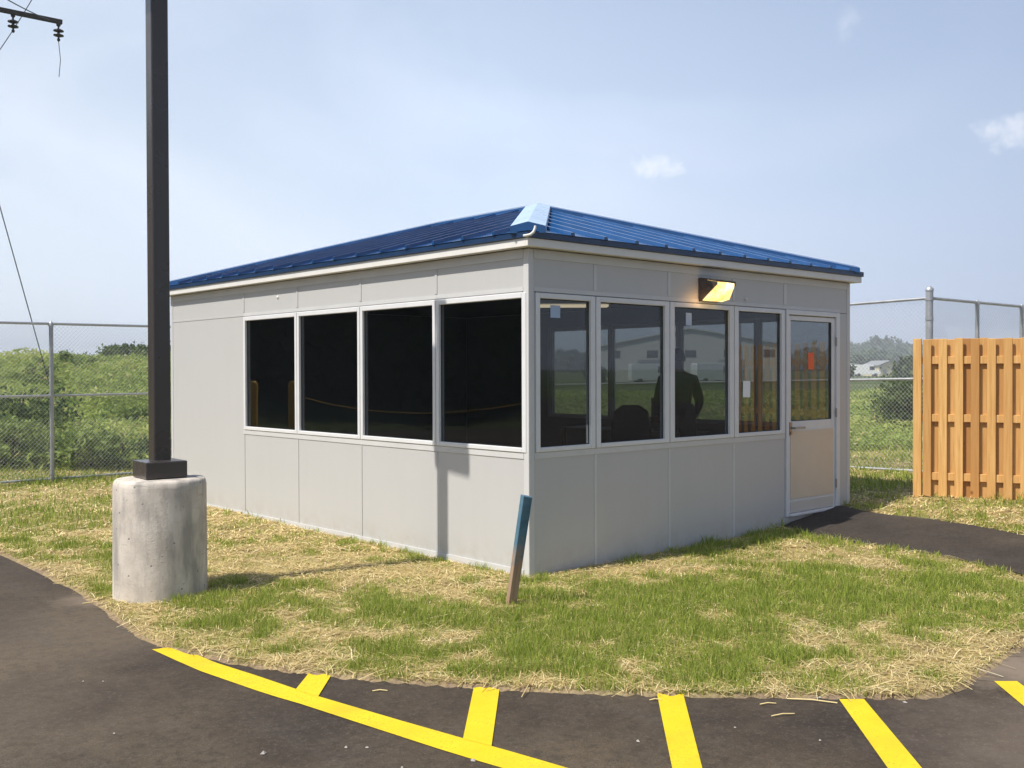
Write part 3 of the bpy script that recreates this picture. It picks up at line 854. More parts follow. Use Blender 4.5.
mb = MB(); mb.add([(-.085,-.085,4.83),(.085,-.085,4.83),(.085,.085,4.83),(-.085,.085,4.83),(-.085,-.085,4.85),(.085,-.085,4.85),(.085,.085,4.85),(-.085,.085,4.85),(0,0,4.87)],
       [(0,3,2,1),(0,1,5,4),(1,2,6,5),(2,3,7,6),(3,0,4,7),(4,5,8),(5,6,8),(6,7,8),(7,4,8)]); mb.build('pole_cap', M['bronze'], post)
post.rotation_euler = (0, 0, R_(-4))

# ------------------------------------------------------------------ leaning stake
sb, stp = Vector((-.765, -.600, -.17)), Vector((-.750, -.775, .742))
dz = (stp-sb).normalized()
lx = Vector((.74, -.67, 0)); lx = (lx-dz*lx.dot(dz)).normalized(); ly = dz.cross(lx)
stk = MB(); Ls = (stp-sb).length
stk.add([(-.034,-.022,0),(.034,-.022,0),(.034,.022,0),(-.034,.022,0),(-.036,-.023,Ls*.5),(.035,-.022,Ls*.5),(.035,.023,Ls*.5),(-.036,.023,Ls*.5),
         (-.037,-.024,Ls),(.037,-.024,Ls-.012),(.037,.024,Ls-.012),(-.037,.024,Ls)],
        [(0,3,2,1),(0,1,5,4),(1,2,6,5),(2,3,7,6),(3,0,4,7),(4,5,9,8),(5,6,10,9),(6,7,11,10),(7,4,8,11),(8,9,10,11)])
so = stk.build('wooden_stake', M['stake'], None, .003, 1)
ca, sa = math.cos(R_(28)), math.sin(R_(28))
lx2 = lx*ca+ly*sa; ly2 = -lx*sa+ly*ca
so.matrix_world = Matrix(((lx2.x, ly2.x, dz.x, sb.x), (lx2.y, ly2.y, dz.y, sb.y), (lx2.z, ly2.z, dz.z, sb.z), (0,0,0,1)))
tag(so, 'leaning wooden stake with blue painted top by the booth corner', 'stake')

# ------------------------------------------------------------------ chain link fences
def chain_fence(name, a, b_, posts, label, thick_first=False, thick_last=False, H=2.44, cell=.062):
    a, b_ = Vector(a), Vector(b_); d = b_-a; Lf = d.xy.length; dx = Vector((d.x/Lf, d.y/Lf, 0)); nn = Vector((-dx.y, dx.x, 0))
    root = empty(name, (a.x, a.y, 0), 0, label, 'fence', 'chain link fence runs around the yard')
    def zat(s): return a.z+(b_.z-a.z)*s/Lf
    def P(s, h, o=0.0): v_ = dx*s+nn*o; return (v_.x, v_.y, zat(s)+h)
    for i, s in enumerate(posts):
        big = (i == 0 and thick_first) or (i == len(posts)-1 and thick_last)
        r_ = .05 if big else .031
        mb = MB(); mb.tube([P(s, -.3), P(s, H+(.10 if big else -.03))], r_, 14)
        mb.lathe([(r_+.008, H+(.10 if big else -.04)+zat(s)), (r_+.008, H+(.125 if big else -.01)+zat(s)), (r_*.6, H+(.16 if big else .03)+zat(s)), (.002, H+(.17 if big else .045)+zat(s))], (dx.x*s, dx.y*s, 0), 14)
        hs_ = (.12, .7, 1.25, 1.8, H-.02) if not big else (.10, .45, .8, 1.15, 1.5, 1.85, 2.15, H-.02)
        for h_ in hs_: mb.lathe([(r_+.007, h_-.014+zat(s)), (r_+.007, h_+.014+zat(s))], (dx.x*s, dx.y*s, 0), 14)
        mb.build('post', M['galv'], root)
    for nm, h_, r_ in (('top_rail', H, .021), ('mid_rail', H*.545, .019), ('bottom_rail', .045, .019)):
        mb = MB(); mb.tube([P(0, h_), P(Lf, h_)], r_, 10); mb.build(nm, M['galv'], root)
    # woven wire: two crossing families of round wires
    mb = MB(); h0, h1 = .03, H+.02; hh_ = h1-h0
    k = 1.0
    n_ = int((Lf+hh_)/cell)
    V = []; Fc = []
    r_ = .0019
    for fam in (0, 1):
        for i in range(n_+1):
            s0 = i*cell-hh_
            if fam == 0: p0, p1 = (s0, h0), (s0+hh_, h1)
            else: p0, p1 = (s0+hh_, h0), (s0, h1)
            (sa_, ha), (sb_, hb) = p0, p1
            def clip(sa_, ha, sb_, hb):
                t0, t1 = 0.0, 1.0; ds = sb_-sa_
                for lim, sg in ((0, 1), (Lf, -1)):
                    va, vb = sg*(sa_-lim), sg*(sb_-lim)
                    if va < 0 and vb < 0: return None
                    if va < 0: t0 = max(t0, va/(va-vb))
                    if vb < 0: t1 = min(t1, va/(va-vb))
                if t1-t0 < 1e-3: return None
                return (sa_+ds*t0, ha+(hb-ha)*t0, sa_+ds*t1, ha+(hb-ha)*t1)
            c_ = clip(sa_, ha, sb_, hb)
            if not c_: continue
            off = .0016 if fam == 0 else -.0016
            A, B = Vector(P(c_[0], c_[1], off-.024)), Vector(P(c_[2], c_[3], off-.024))
            dd = (B-A).normalized(); u_ = nn; w_ = dd.cross(u_)
            base = len(V)
            for q in (A, B):
                for ang in (0, 2.094, 4.189): V.append(q+(u_*math.cos(ang)+w_*math.sin(ang))*r_)
            for kk in range(3): Fc.append((base+kk, base+(kk+1)%3, base+3+(kk+1)%3, base+3+kk))
    np_mesh('chain_link_mesh', np.array([tuple(v_) for v_ in V]), np.array(Fc), M['wire'], root)
    return root
YF = 10.32
Pc = (8.0, .45); Pe = (8.3, YF)
chain_fence('chain_link_fence', (-2.40, YF+.02, -.06), (8.22, YF, -.02), [0, 1.99, 5.01, 7.9, 10.6], 'chain link fence across the weedy bank left of the booth', False, True)
chain_fence('chain_link_fence', (Pc[0], Pc[1], .18), (Pe[0], Pe[1]-.08, .0), [0, 3.2, 6.4], 'chain link fence from the thick corner post back behind the booth', True)
chain_fence('chain_link_fence', (Pc[0]+.06, Pc[1]-.01, .18), (14.5, .40, .2), [1.42, 3.02, 4.6], 'chain link fence running right behind the wooden board fence')

# ------------------------------------------------------------------ wooden board fence
fa = Vector((5.74, -.44, 0)); fdir = Vector((.36, -.933, 0)).normalized(); fn = Vector((fdir.y, -fdir.x, 0))
if fn.x > 0: fn = -fn                          # fn faces the camera side (-x)
wf = empty('board_fence', (fa.x, fa.y, 0), 0, 'new orange wooden board fence standing right of the booth', 'fence')
Mf = Matrix(((fdir.x, fn.x, 0, 0), (fdir.y, fn.y, 0, 0), (0, 0, 1, 0), (0, 0, 0, 1)))
HB = 1.83; LF = 2.42
def zf(s):
    p_ = fa+fdir*s; return tz(p_.x, p_.y)
def wbox(name, s0, s1, o0, o1, z0, z1, tone, bev=.004):
    mb = MB(); mb.box(s0, s1, o0, o1, z0, z1, Mf)
    o = mb.build(name, M['cedar'], wf, bev, 1)
    a_ = o.data.attributes.new('tone', 'FLOAT', 'POINT'); a_.data.foreach_set('value', [tone]*len(o.data.vertices)); return o
ZG = .155
wbox('post', -.005, .085, -.045, .045, ZG-.4, ZG+HB+.005, .1)
for s_ in (2.34,): wbox('post', s_, s_+.09, -.045, .045, ZG-.4, ZG+HB-.03, .5)
for z_ in (.20, .875, 1.54): wbox('rail', .087, LF, -.019, .019, ZG+z_, ZG+z_+.088, .25)
i = 0; s = .10
while s < LF-.1:
    zg = min(ZG, zf(s))+.005
    wbox('board', s, s+.090, .0195, .0385, zg+random.uniform(0, .012), ZG+HB+random.uniform(-.008, .008), random.random()*.8)
    s2 = s+.085+.0
    wbox('board', s+.083, s+.083+.094, -.0385, -.0195, zg+random.uniform(0, .012), ZG+HB+random.uniform(-.008, .008), .2+random.random()*.8)
    s += .1685; i += 1

# ------------------------------------------------------------------ utility pole with crossarm, guy, wires
up0 = at(-62, -10, 23.3)
arm_end = at(60, 24.5, 24.6); arm_0 = at(0, 12.3, 23.8)
ad = (arm_end-arm_0).normalized()
pole_xy = arm_end-ad*2.75
upz = tz(pole_xy.x, pole_xy.y)
upole = empty('utility_pole', (pole_xy.x, pole_xy.y, upz), 0, 'wooden utility pole whose dark crossarm reaches into the top left sky', 'utility pole')
org = Vector((pole_xy.x, pole_xy.y, upz))
mb = MB(); mb.tube([(0,0,-.5), (0,0,5), (0,0,pole_xy.z-upz+.9)], [.17, .15, .12], 14); mb.build('pole', M['wood_pole'], upole)
mb = MB(); pA = arm_end-ad*5.5+Vector((0,-.16,0)); pB = arm_end+Vector((0,0,0))
q = ad; sd = Vector((-q.y, q.x, 0)).normalized(); uu = q.cross(sd)
if uu.z < 0: uu = -uu
c0 = pB-ad*5.5-org; mb2 = MB()
Mx = Matrix(((q.x, sd.x, uu.x, c0.x), (q.y, sd.y, uu.y, c0.y), (q.z, sd.z, uu.z, c0.z), (0,0,0,1)))
mb2.box(0, 5.5, -.24, -.15, -.05, .05, Mx)
arm = mb2.build('crossarm', M['wood_pole'], upole)
INS = []
for s_ in (5.42, 4.42, 1.1, .08):
    bp = Mx @ Vector((s_, -.195, -.05))
    mb = MB()
    mb.lathe([(.05, .02), (.05, -.05), (.025, -.07), (.018, -.13), (.06, -.135), (.118, -.165), (.118, -.185), (.05, -.205), (.03, -.215), (.03, -.245), (.06, -.25), (.118, -.275), (.118, -.295), (.05, -.315), (.022, -.33), (.022, -.36), (.035, -.365), (.035, -.41), (.012, -.43)], bp, 16)
    mb.build('insulator', M['porcelain'], upole); INS.append(bp+org)
def wire(name, pts, r_, label, cat='wire'):
    o0 = Vector(pts[0]); mb = MB(); mb.tube([Vector(p_)-o0 for p_ in pts], r_, 6, True)
    o = mb.build(name, M['cable']); o.location = o0; tag(o, label, cat); return o
def sag(a, b_, s_, n_=14):
    a, b_ = Vector(a), Vector(b_); return [a.lerp(b_, i/n_)-Vector((0,0,s_*4*(i/n_)*(1-i/n_))) for i in range(n_+1)]
ptop = org+Vector((0,0,pole_xy.z-upz+.5))
ga = at(66, 446, 27.5); ga.z = tz(ga.x, ga.y)
gy0 = at(0, 207, 24.8)
wire('guy_wire', [gy0+(gy0-at(41, 354, 26.0))*1.3, gy0, at(41, 354, 26.0), at(41, 354, 26.0)+(at(41, 354, 26.0)-gy0)*.62], .013, 'taut guy wire slanting down behind the fence at the left edge', 'wire')
wire('drop_wire', [INS[0]+Vector((0,0,-.43)), at(60.5, 60, 24.7), at(59, 77, 24.8)], .008, 'short thin wire hanging below the outer insulator', 'wire')
wire('power_line', sag(at(57, 23, 24.6), at(-12, -12, 20.5), .05), .012, 'power line rising from the crossarm tip to the upper left', 'wire')
wire('power_line', sag(at(34, -4, 26.5), at(-6, 58, 27.5), .04), .012, 'power line crossing behind the crossarm near the left corner', 'wire')

# ------------------------------------------------------------------ person inside the booth
def person(loc, rz, label):
    root = empty('person', loc, rz, label, 'person')
    H = 1.80
    V = {}; E = []
    def v(n_, x, y, z, r_, r2=None): V[n_] = (x, y, z, r_, r2 or r_)
    v('pelvis', 0, 0, .95, .155, .115); v('waist', 0, .01, 1.09, .175, .125); v('chest', 0, .015, 1.28, .20, .135); v('upchest', 0, .0, 1.42, .165, .11)
    v('neck', 0, -.005, 1.52, .056); v('head0', 0, .02, 1.60, .072, .085); v('head1', 0, .022, 1.69, .080, .10); v('head2', 0, .008, 1.745, .058, .075)
    E += [('pelvis','waist'),('waist','chest'),('chest','upchest'),('upchest','neck'),('neck','head0'),('head0','head1'),('head1','head2')]
    for s_, n_ in ((-1, 'l'), (1, 'r')):
        v('sh'+n_, s_*.195, 0, 1.41, .085); v('el'+n_, s_*.268, -.05, 1.14, .062); v('wr'+n_, s_*.25, .12, .96, .036)
        v('pa'+n_, s_*.235, .19, .925, .036, .022)
        E += [('upchest','sh'+n_),('sh'+n_,'el'+n_),('el'+n_,'wr'+n_),('wr'+n_,'pa'+n_)]
        for k in range(4):
            ox = s_*(.235-.03+.020*k)
            v(f'f{k}a'+n_, ox, .235, .905-.004*k, .0095); v(f'f{k}b'+n_, ox, .262+.004*(k in (1,2)), .885, .0088); v(f'f{k}c'+n_, ox, .275, .862-.005*(k in (1,2)), .008)
            E += [('pa'+n_, f'f{k}a'+n_), (f'f{k}a'+n_, f'f{k}b'+n_), (f'f{k}b'+n_, f'f{k}c'+n_)]
        v('t0'+n_, s_*.192, .19, .915, .011); v('t1'+n_, s_*.182, .225, .90, .0095)
        E += [('pa'+n_, 't0'+n_), ('t0'+n_, 't1'+n_)]
        v('hip'+n_, s_*.095, 0, .90, .098); v('kn'+n_, s_*.105, .02, .50, .064); v('an'+n_, s_*.11, -.02, .10, .044); v('toe'+n_, s_*.125, .14, .045, .040, .034)
        E += [('pelvis','hip'+n_),('hip'+n_,'kn'+n_),('kn'+n_,'an'+n_),('an'+n_,'toe'+n_)]
    names = list(V); ix = {n_: i for i, n_ in enumerate(names)}
    me = D.meshes.new('body'); me.from_pydata([V[n_][:3] for n_ in names], [(ix[a], ix[b_]) for a, b_ in E], [])
    o = link(D.objects.new('body', me), root)
    o.modifiers.new('Skin', 'SKIN')
    for i, n_ in enumerate(names):
        me.skin_vertices[0].data[i].radius = (V[n_][3], V[n_][4]); me.skin_vertices[0].data[i].use_root = (n_ == 'pelvis')
    ss = o.modifiers.new('Sub', 'SUBSURF'); ss.levels = 2; ss.render_levels = 2
    dg = bpy.context.evaluated_depsgraph_get(); ev = o.evaluated_get(dg)
    m2 = D.meshes.new_from_object(ev); o.modifiers.clear(); o.data = m2; m2.name = 'body'
    m2.materials.clear(); 
    for mm in (M['skin'], M['cloth'], M['trousers'], M['dark']): m2.materials.append(mm)
    for p_ in m2.polygons:
        c_ = p_.center; p_.use_smooth = True
        if c_.z > 1.52: p_.material_index = 0
        elif c_.z < .09: p_.material_index = 3
        elif c_.z < .97 and abs(c_.x) < .2 and c_.y < .13: p_.material_index = 2
        elif c_.z < .965: p_.material_index = 0
        else: p_.material_index = 1
    # hair cap, ears, nose
    hb = MB(); prof = []
    for i in range(9):
        a_ = i/8*math.pi*.62; prof.append((.088*math.sin(a_)+.001, .118*math.cos(a_)))
    hb.lathe(prof[::-1], (0, -.004, 1.695), 18); ho = hb.build('hair', M['hair'], root)
    fb = MB()
    fb.add([(-.012,.10,1.665),(.012,.10,1.665),(0,.098,1.71),(0,.128,1.668)], [(0,1,3),(1,2,3),(2,0,3),(0,2,1)])
    for s_ in (-1, 1):
        eb = MB(); eb.lathe([(.004,-.03),(.013,-.02),(.016,.01),(.008,.03)], (s_*.082, .0, 1.675), 8); eb.build('ear', M['skin'], root)
    fb.build('nose', M['skin'], root)
    return root
pp = at(678, 372, 12.7)
person((pp.x, pp.y, .10), R_(-38), 'dark clothed person standing inside the booth behind the third window')

# ------------------------------------------------------------------ dim furniture inside
M['seat'] = mat_basic('dark_upholstery', (.018, .018, .022), .8)
M['desk'] = mat_basic('desk_laminate', (.16, .13, .10), .5)
def office_chair(x, y, rz, label):
    r = empty('office_chair', (x, y, .10), rz, label, 'chair', 'office chairs inside the booth')
    MB().box(-.24, .24, -.23, .23, .44, .52).build('seat', M['seat'], r, .03, 3)
    mb = MB(); mb.prism([(-.22, .58), (.22, .58), (.235, .85), (.20, 1.06), (.10, 1.13), (-.10, 1.13), (-.20, 1.06), (-.235, .85)], (1,0,0), (0,0,1), -.27, -.20, (0,0,0), (0,1,0)); mb.build('backrest', M['seat'], r, .025, 3)
    mb = MB(); mb.tube([(0,0,.12), (0,0,.44)], .03, 10); mb.tube([(0,-.16,.46), (0,-.29,.52), (0,-.285,.75)], .02, 8); mb.build('stem', M['dark'], r)
    for k in range(5):
        a_ = k*2*math.pi/5; mb = MB(); mb.tube([(0,0,.13), (.27*math.cos(a_), .27*math.sin(a_), .075)], [.024, .016], 8); mb.lathe([(.02,-.028),(.03,-.012),(.03,.012),(.02,.028)], (.27*math.cos(a_), .27*math.sin(a_), .032), 10); mb.build('leg', M['dark'], r)
    for s_ in (-1, 1):
        mb = MB(); mb.tube([(s_*.22, .05, .47), (s_*.275, .05, .5), (s_*.275, .05, .68), (s_*.275, -.12, .70)], .015, 8); mb.build('armrest', M['dark'], r)
    return r
q_ = at(627, 380, 11.6); office_chair(q_.x, q_.y, R_(120), 'dark office chair inside the booth behind the second front window')
q_ = at(707, 380, 12.2); office_chair(q_.x, q_.y, R_(200), 'dark office chair inside the booth right of the standing person')
dk = empty('desk', (4.62, 2.9, .10), R_(90), 'long brown desk along the far wall inside the booth', 'desk')
MB().box(-1.1, 1.1, -.30, .30, .72, .755).build('top', M['desk'], dk, .004, 1)
for sx_ in (-1.04, 1.04):
    for sy_ in (-.25, .25): MB().box(sx_-.02, sx_+.02, sy_-.02, sy_+.02, 0, .72).build('leg', M['dark'], dk)
mn = empty('monitor', (4.60, 2.35, .856), R_(75), 'dark computer monitor standing on the desk inside the booth', 'monitor')
MB().box(-.26, .26, -.02, .02, .10, .42).build('screen', M['dark'], mn, .006, 1)
mb = MB(); mb.box(-.03, .03, -.015, .015, .012, .14); mb.box(-.12, .12, -.08, .08, 0, .012); mb.build('stand', M['dark'], mn)

# ------------------------------------------------------------------ yellow bollards by the drive, mirrored in the left windows
bp_pts = [(-3.95, 12.2), (-4.53, 11.7), (-5.46, 5.45)]
labs = ['yellow steel bollard by the drive, farthest along the chain', 'yellow steel bollard in the middle of the chain', 'yellow steel bollard nearest the camera on the chain']
b0 = None
for (x_, y_), lab in zip(bp_pts, labs):
    if b0 is None:
        b0 = empty('bollard', (x_, y_, Z_AS), 0, lab, 'bollard', 'yellow bollards by the drive')
        mb = MB(); mb.lathe([(.084, -.2), (.084, 1.46), (.075, 1.52), (.045, 1.555), (.002, 1.565)], (0,0,0), 20); mb.build('post', M['bollard'], b0)
        mb = MB(); mb.tube([(.085,0,1.30), (.12,0,1.30), (.12,0,1.26), (.085,0,1.26)], .01, 6); mb.build('eyelet', M['dark'], b0)
    else:
        c_ = copy_tree(b0); c_.location = (x_, y_, Z_AS); c_['label'] = lab
ch = MB(); o0 = Vector((bp_pts[1][0], bp_pts[1][1], Z_AS+1.3))
ch.tube([p_-o0 for p_ in sag(o0, Vector((bp_pts[2][0], bp_pts[2][1], Z_AS+1.3)), .30, 22)], .013, 6)
co = ch.build('chain', M['bollard']); co.location = o0; tag(co, 'sagging yellow chain strung between two yellow bollards', 'chain')

# ------------------------------------------------------------------ vegetation
def leaf_quads(cent, size, rngl, flat=0.0, aspect=.55):
    n_ = len(cent)
    nrm = rngl.normal(size=(n_, 3)); nrm[:,2] += flat; nrm /= np.linalg.norm(nrm, axis=1)[:,None]
    ref = rngl.normal(size=(n_, 3)); u_ = np.cross(nrm, ref); u_ /= np.linalg.norm(u_, axis=1)[:,None]; w_ = np.cross(nrm, u_)
    s_ = size[:,None]
    v = np.stack([cent-u_*s_*.5, cent+w_*s_*aspect*.5, cent+u_*s_*.5, cent-w_*s_*aspect*.5], 1).reshape(-1, 3)
    f = np.arange(n_*4).reshape(n_, 4)
    return v, f
def crown_points(n_, rx, ry, rz, zc, nclump, rngl, clump=.35, shell=.55):
    th = rngl.uniform(0, 2*np.pi, nclump); cz = rngl.uniform(-.75, 1, nclump); rr = (shell+(1-shell)*rngl.random(nclump))*rngl.uniform(.82, 1.1, nclump)
    s_ = np.sqrt(np.maximum(0, 1-cz**2))
    cc = np.stack([np.cos(th)*s_*rr*rx, np.sin(th)*s_*rr*ry, cz*rr*rz+zc], -1)
    k = rngl.integers(0, nclump, n_)
    cr = clump*rngl.uniform(.5, 1.15, nclump)*min(rx, rz)
    off = rngl.normal(size=(n_, 3))*cr[k][:,None]*.55*np.array([1, 1, .8])
    p = cc[k]+off
    ct = rngl.random(nclump)
    tone = np.clip(.2+.45*ct[k]+.35*rngl.random(n_), 0, 1)
    return p, tone
def shrub(name, x, y, rx, h, label, mat='bush', n_=2200, leaf=.11, seed=0, group=None, ry=None, trunk=.04):
    rl = np.random.default_rng(seed)
    z = tz(x, y)
    root = empty(name, (x, y, z), 0, label, 'shrub' if name == 'shrub' else 'bush', group)
    p, tone = crown_points(n_, rx, ry or rx, h*.55, h*.5, 26, rl, .55, .4)
    p[:,2] = np.maximum(p[:,2], .02)
    sz = leaf*rl.uniform(.6, 1.3, n_)
    v, f = leaf_quads(p, sz, rl, .6)
    np_mesh('foliage', v, f, M[mat], root, {'tone': np.repeat(tone, 4)})
    mb = MB()
    for k in range(5):
        a_ = 2*math.pi*k/5+seed; e = rl.uniform(.4, .8)
        mb.tube([(0.03*math.cos(a_), .03*math.sin(a_), -.1), (rx*.25*math.cos(a_), rx*.25*math.sin(a_), h*.35), (rx*e*.7*math.cos(a_), rx*e*.7*math.sin(a_), h*.78)], [trunk, trunk*.7, trunk*.3], 6)
    mb.build('stems', M['bark'], root)
    return root
def tree(x, y, h, rx, label, mat='bush', n_=4200, leaf=.30, seed=0, group='trees beyond the yard', tr=.14):
    rl = np.random.default_rng(seed); z = tz(x, y)
    root = empty('tree', (x, y, z), 0, label, 'tree', group)
    p, tone = crown_points(n_, rx, rx, h*.40, h*.60, 34, rl, .48, .35)
    v, f = leaf_quads(p, leaf*rl.uniform(.6, 1.3, n_), rl, .5)
    np_mesh('crown', v, f, M[mat], root, {'tone': np.repeat(tone, 4)})
    mb = MB(); mb.tube([(0,0,-.3), (.05*rx,.02,h*.25), (.0,.06*rx,h*.5), (.05,0,h*.8)], [tr, tr*.8, tr*.5, tr*.15], 8)
    for k in range(6):
        a_ = k*1.05+seed; z0 = h*(.28+.07*k)
        mb.tube([(0,0,z0), (rx*.35*math.cos(a_), rx*.35*math.sin(a_), z0+h*.12), (rx*.7*math.cos(a_), rx*.7*math.sin(a_), z0+h*.2)], [tr*.45, tr*.3, tr*.1], 6)
    mb.build('trunk', M['bark'], root); return root

# left bank shrubs (u, t, half width, height, ...)
shr = [
 (14, 20.5, 1.1, 1.5, 'dark rounded shrub behind the fence at the left picture edge', 'bush', 3000, .12),
 (128, 43, 2.1, 1.05, 'tall rounded bush on the skyline just left of the lamp post', 'bush', 4500, .17),
 (84, 17.8, .95, .75, 'low shrub at the foot of the bank right of the fence post', 'bushlight', 2400, .10),
 (128, 17.8, .9, .6, 'low leafy shrub behind the fence beside the lamp post', 'bush', 2200, .10),
 (5, 17.6, .75, .85, 'low shrub in the bottom left corner of the weedy bank', 'bushlight', 1800, .10),
 (70, 33, 1.7, .65, 'spreading shrub half way up the bank behind the fence post', 'bushlight', 3000, .14),
 (104, 46, 2.0, .42, 'small dark shrub on the skyline left of the tall rounded bush', 'bush', 2400, .17),
 (84, 48, 1.6, .45, 'thin shrub on the skyline between fence post and tall bush', 'farleaf', 1200, .18),
 (30, 30, 1.9, .6, 'low yellow green shrub on the upper bank at far left', 'bushlight', 2600, .13),
 (168, 40, 1.8, .7, 'bush on the skyline between lamp post and booth wall', 'bush', 2600, .17),
 (152, 22, 1.2, 1.0, 'green shrub behind the fence hidden partly by the lamp post', 'bushlight', 2400, .11)]
for i, (u, t, rx, h, lab, mt, n_, lf) in enumerate(shr):
    q_ = at(u, 372, t); shrub('shrub', q_.x, q_.y, rx, h, lab, mt, n_, lf, 40+i, 'shrubs on the bank behind the fence')
# right gap
for i, (u, t, rx, h, lab, mt, n_, lf) in enumerate([
 (912, 21.5, .62, 1.2, 'dark dense shrub between the booth and the board fence', 'bush', 4200, .10),
 (862, 44, 1.6, .5, 'low spreading shrub far back just past the booth edge', 'bushlight', 2600, .15)]):
    q_ = at(u, 372, t); shrub('shrub', q_.x, q_.y, rx, h, lab, mt, n_, lf, 70+i, 'shrubs beyond the yard fence on the right')

# weeds: leafy ground cover behind the fences
def weeds(name, n_, sampler, hfun, leaf, label, mat='weed', seed=5):
    rl = np.random.default_rng(seed)
    x, y = sampler(rl, n_)
    z = terrain(x, y)
    hh_ = hfun(x, y)*rl.uniform(.0, 1.0, n_)**.8
    patch = fbm(x*.55, y*.55, 51, 4)
    tone = np.clip(.25+1.5*(patch-.5)+.55*rl.random(n_), 0, 1)
    tone = np.where(rl.random(n_) < .035, 1.0, np.minimum(tone, .86))
    t = np.hypot(x-CAMP[0], y-CAMP[1])
    sz = leaf*rl.uniform(.6, 1.4, n_)*(t/20)**.7
    v, f = leaf_quads(np.stack([x, y, z+hh_*(.5+patch)], -1), sz, rl, 1.3, .35)
    o = np_mesh(name, v, f, M[mat], None, {'tone': np.repeat(tone, 4)}); tag(o, label, 'weeds', kind='stuff'); return o
def samp_fan(u0, u1, t0, t1):
    def s(rl, n_):
        u = rl.uniform(u0, u1, n_); t = t0*(t1/t0)**rl.random(n_)
        d = FW[None]+RT[None]*((u-512)/F_PX)[:,None]
        return CAMP[0]+d[:,0]*t, CAMP[1]+d[:,1]*t
    return s
weeds('weeds', 60000, samp_fan(-40, 215, 17.2, 50), lambda x, y: .5*sstep(17.0, 21, np.hypot(x-CAMP[0], y-CAMP[1])*1.0)+.12, .12, 'tall tangled weeds covering the bank behind the left fence')
weeds('weeds', 30000, samp_fan(835, 930, 18.5, 60), lambda x, y: .35*sstep(18.0, 24, np.hypot(x-CAMP[0], y-CAMP[1]))+.08, .11, 'weeds and rough grass beyond the fence right of the booth', seed=6)
weeds('weeds', 26000, samp_fan(500, 835, 19.5, 70), lambda x, y: .25+0*x, .14, 'rough green field behind the booth seen through its windows', seed=8)

# grass blades and straw on the lawn
BOX = lambda x, y: (x > -.02) & (x < W+.02) & (y > -.02) & (y < L+.02)
def lawn_pts(rl, n_, u0, u1, t0, t1):
    u = rl.uniform(u0, u1, n_); t = t0*(t1/t0)**rl.random(n_)
    d = FW[None]+RT[None]*((u-512)/F_PX)[:,None]
    x, y = CAMP[0]+d[:,0]*t, CAMP[1]+d[:,1]*t
    ok = ~BOX(x, y)
    x, y = x[ok], y[ok]
    dd = edge_dist(x, y); ok = dd > .012
    ok &= ~inside_poly(x, y, PATH_POLY)
    ok &= np.hypot(x-PCX, y-PCY) > .36
    ok &= ~((y > YF-.1) & (np.hypot(x-CAMP[0], y-CAMP[1]) > 20))
    return x[ok], y[ok], dd[ok]
def blades(n_, seed, h0, h1, w, u0, u1, t0, t1):
    rl = np.random.default_rng(seed); x, y, dd = lawn_pts(rl, n_, u0, u1, t0, t1)
    g_ = greenness(x, y, dd); keep = rl.random(len(x)) < (.20+.80*g_**1.2); x, y, g_ = x[keep], y[keep], g_[keep]; n_ = len(x)
    z = terrain(x, y)
    tdist = np.hypot(x-CAMP[0], y-CAMP[1])
    h = rl.uniform(h0, h1, n_)*(.45+.95*g_*(.5+fbm(x*3.1, y*3.1, 77, 3))); ang = rl.uniform(0, 2*np.pi, n_); lean = rl.uniform(.1, .9, n_)*h; la = rl.uniform(0, 2*np.pi, n_)
    ww = w*rl.uniform(.6, 1.3, n_)*np.clip(tdist/8, .8, 2.2)
    cx, cy = np.cos(ang)*ww/2, np.sin(ang)*ww/2; lx_, ly_ = np.cos(la)*lean, np.sin(la)*lean
    b0_ = np.stack([x-cx, y-cy, z-.01], -1); b1_ = np.stack([x+cx, y+cy, z-.01], -1)
    m0 = np.stack([x-cx*.7+lx_*.35, y-cy*.7+ly_*.35, z+h*.6], -1); m1 = np.stack([x+cx*.7+lx_*.35, y+cy*.7+ly_*.35, z+h*.6], -1)
    tp0 = np.stack([x+lx_-cx*.1, y+ly_-cy*.1, z+h], -1); tp1 = np.stack([x+lx_+cx*.1, y+ly_+cy*.1, z+h], -1)
    v = np.stack([b0_, b1_, m1, m0, tp1, tp0], 1).reshape(-1, 3)
    k = np.arange(n_)*6
    f = np.concatenate([np.stack([k, k+1, k+2, k+3], -1), np.stack([k+3, k+2, k+4, k+5], -1)])
    tone = np.clip(rl.random(n_)*.75+.25*(1-g_), 0, .85); tone = np.where(rl.random(n_) < .10*(1.6-g_), 1.0, tone)
    return v, f, np.repeat(tone, 6)
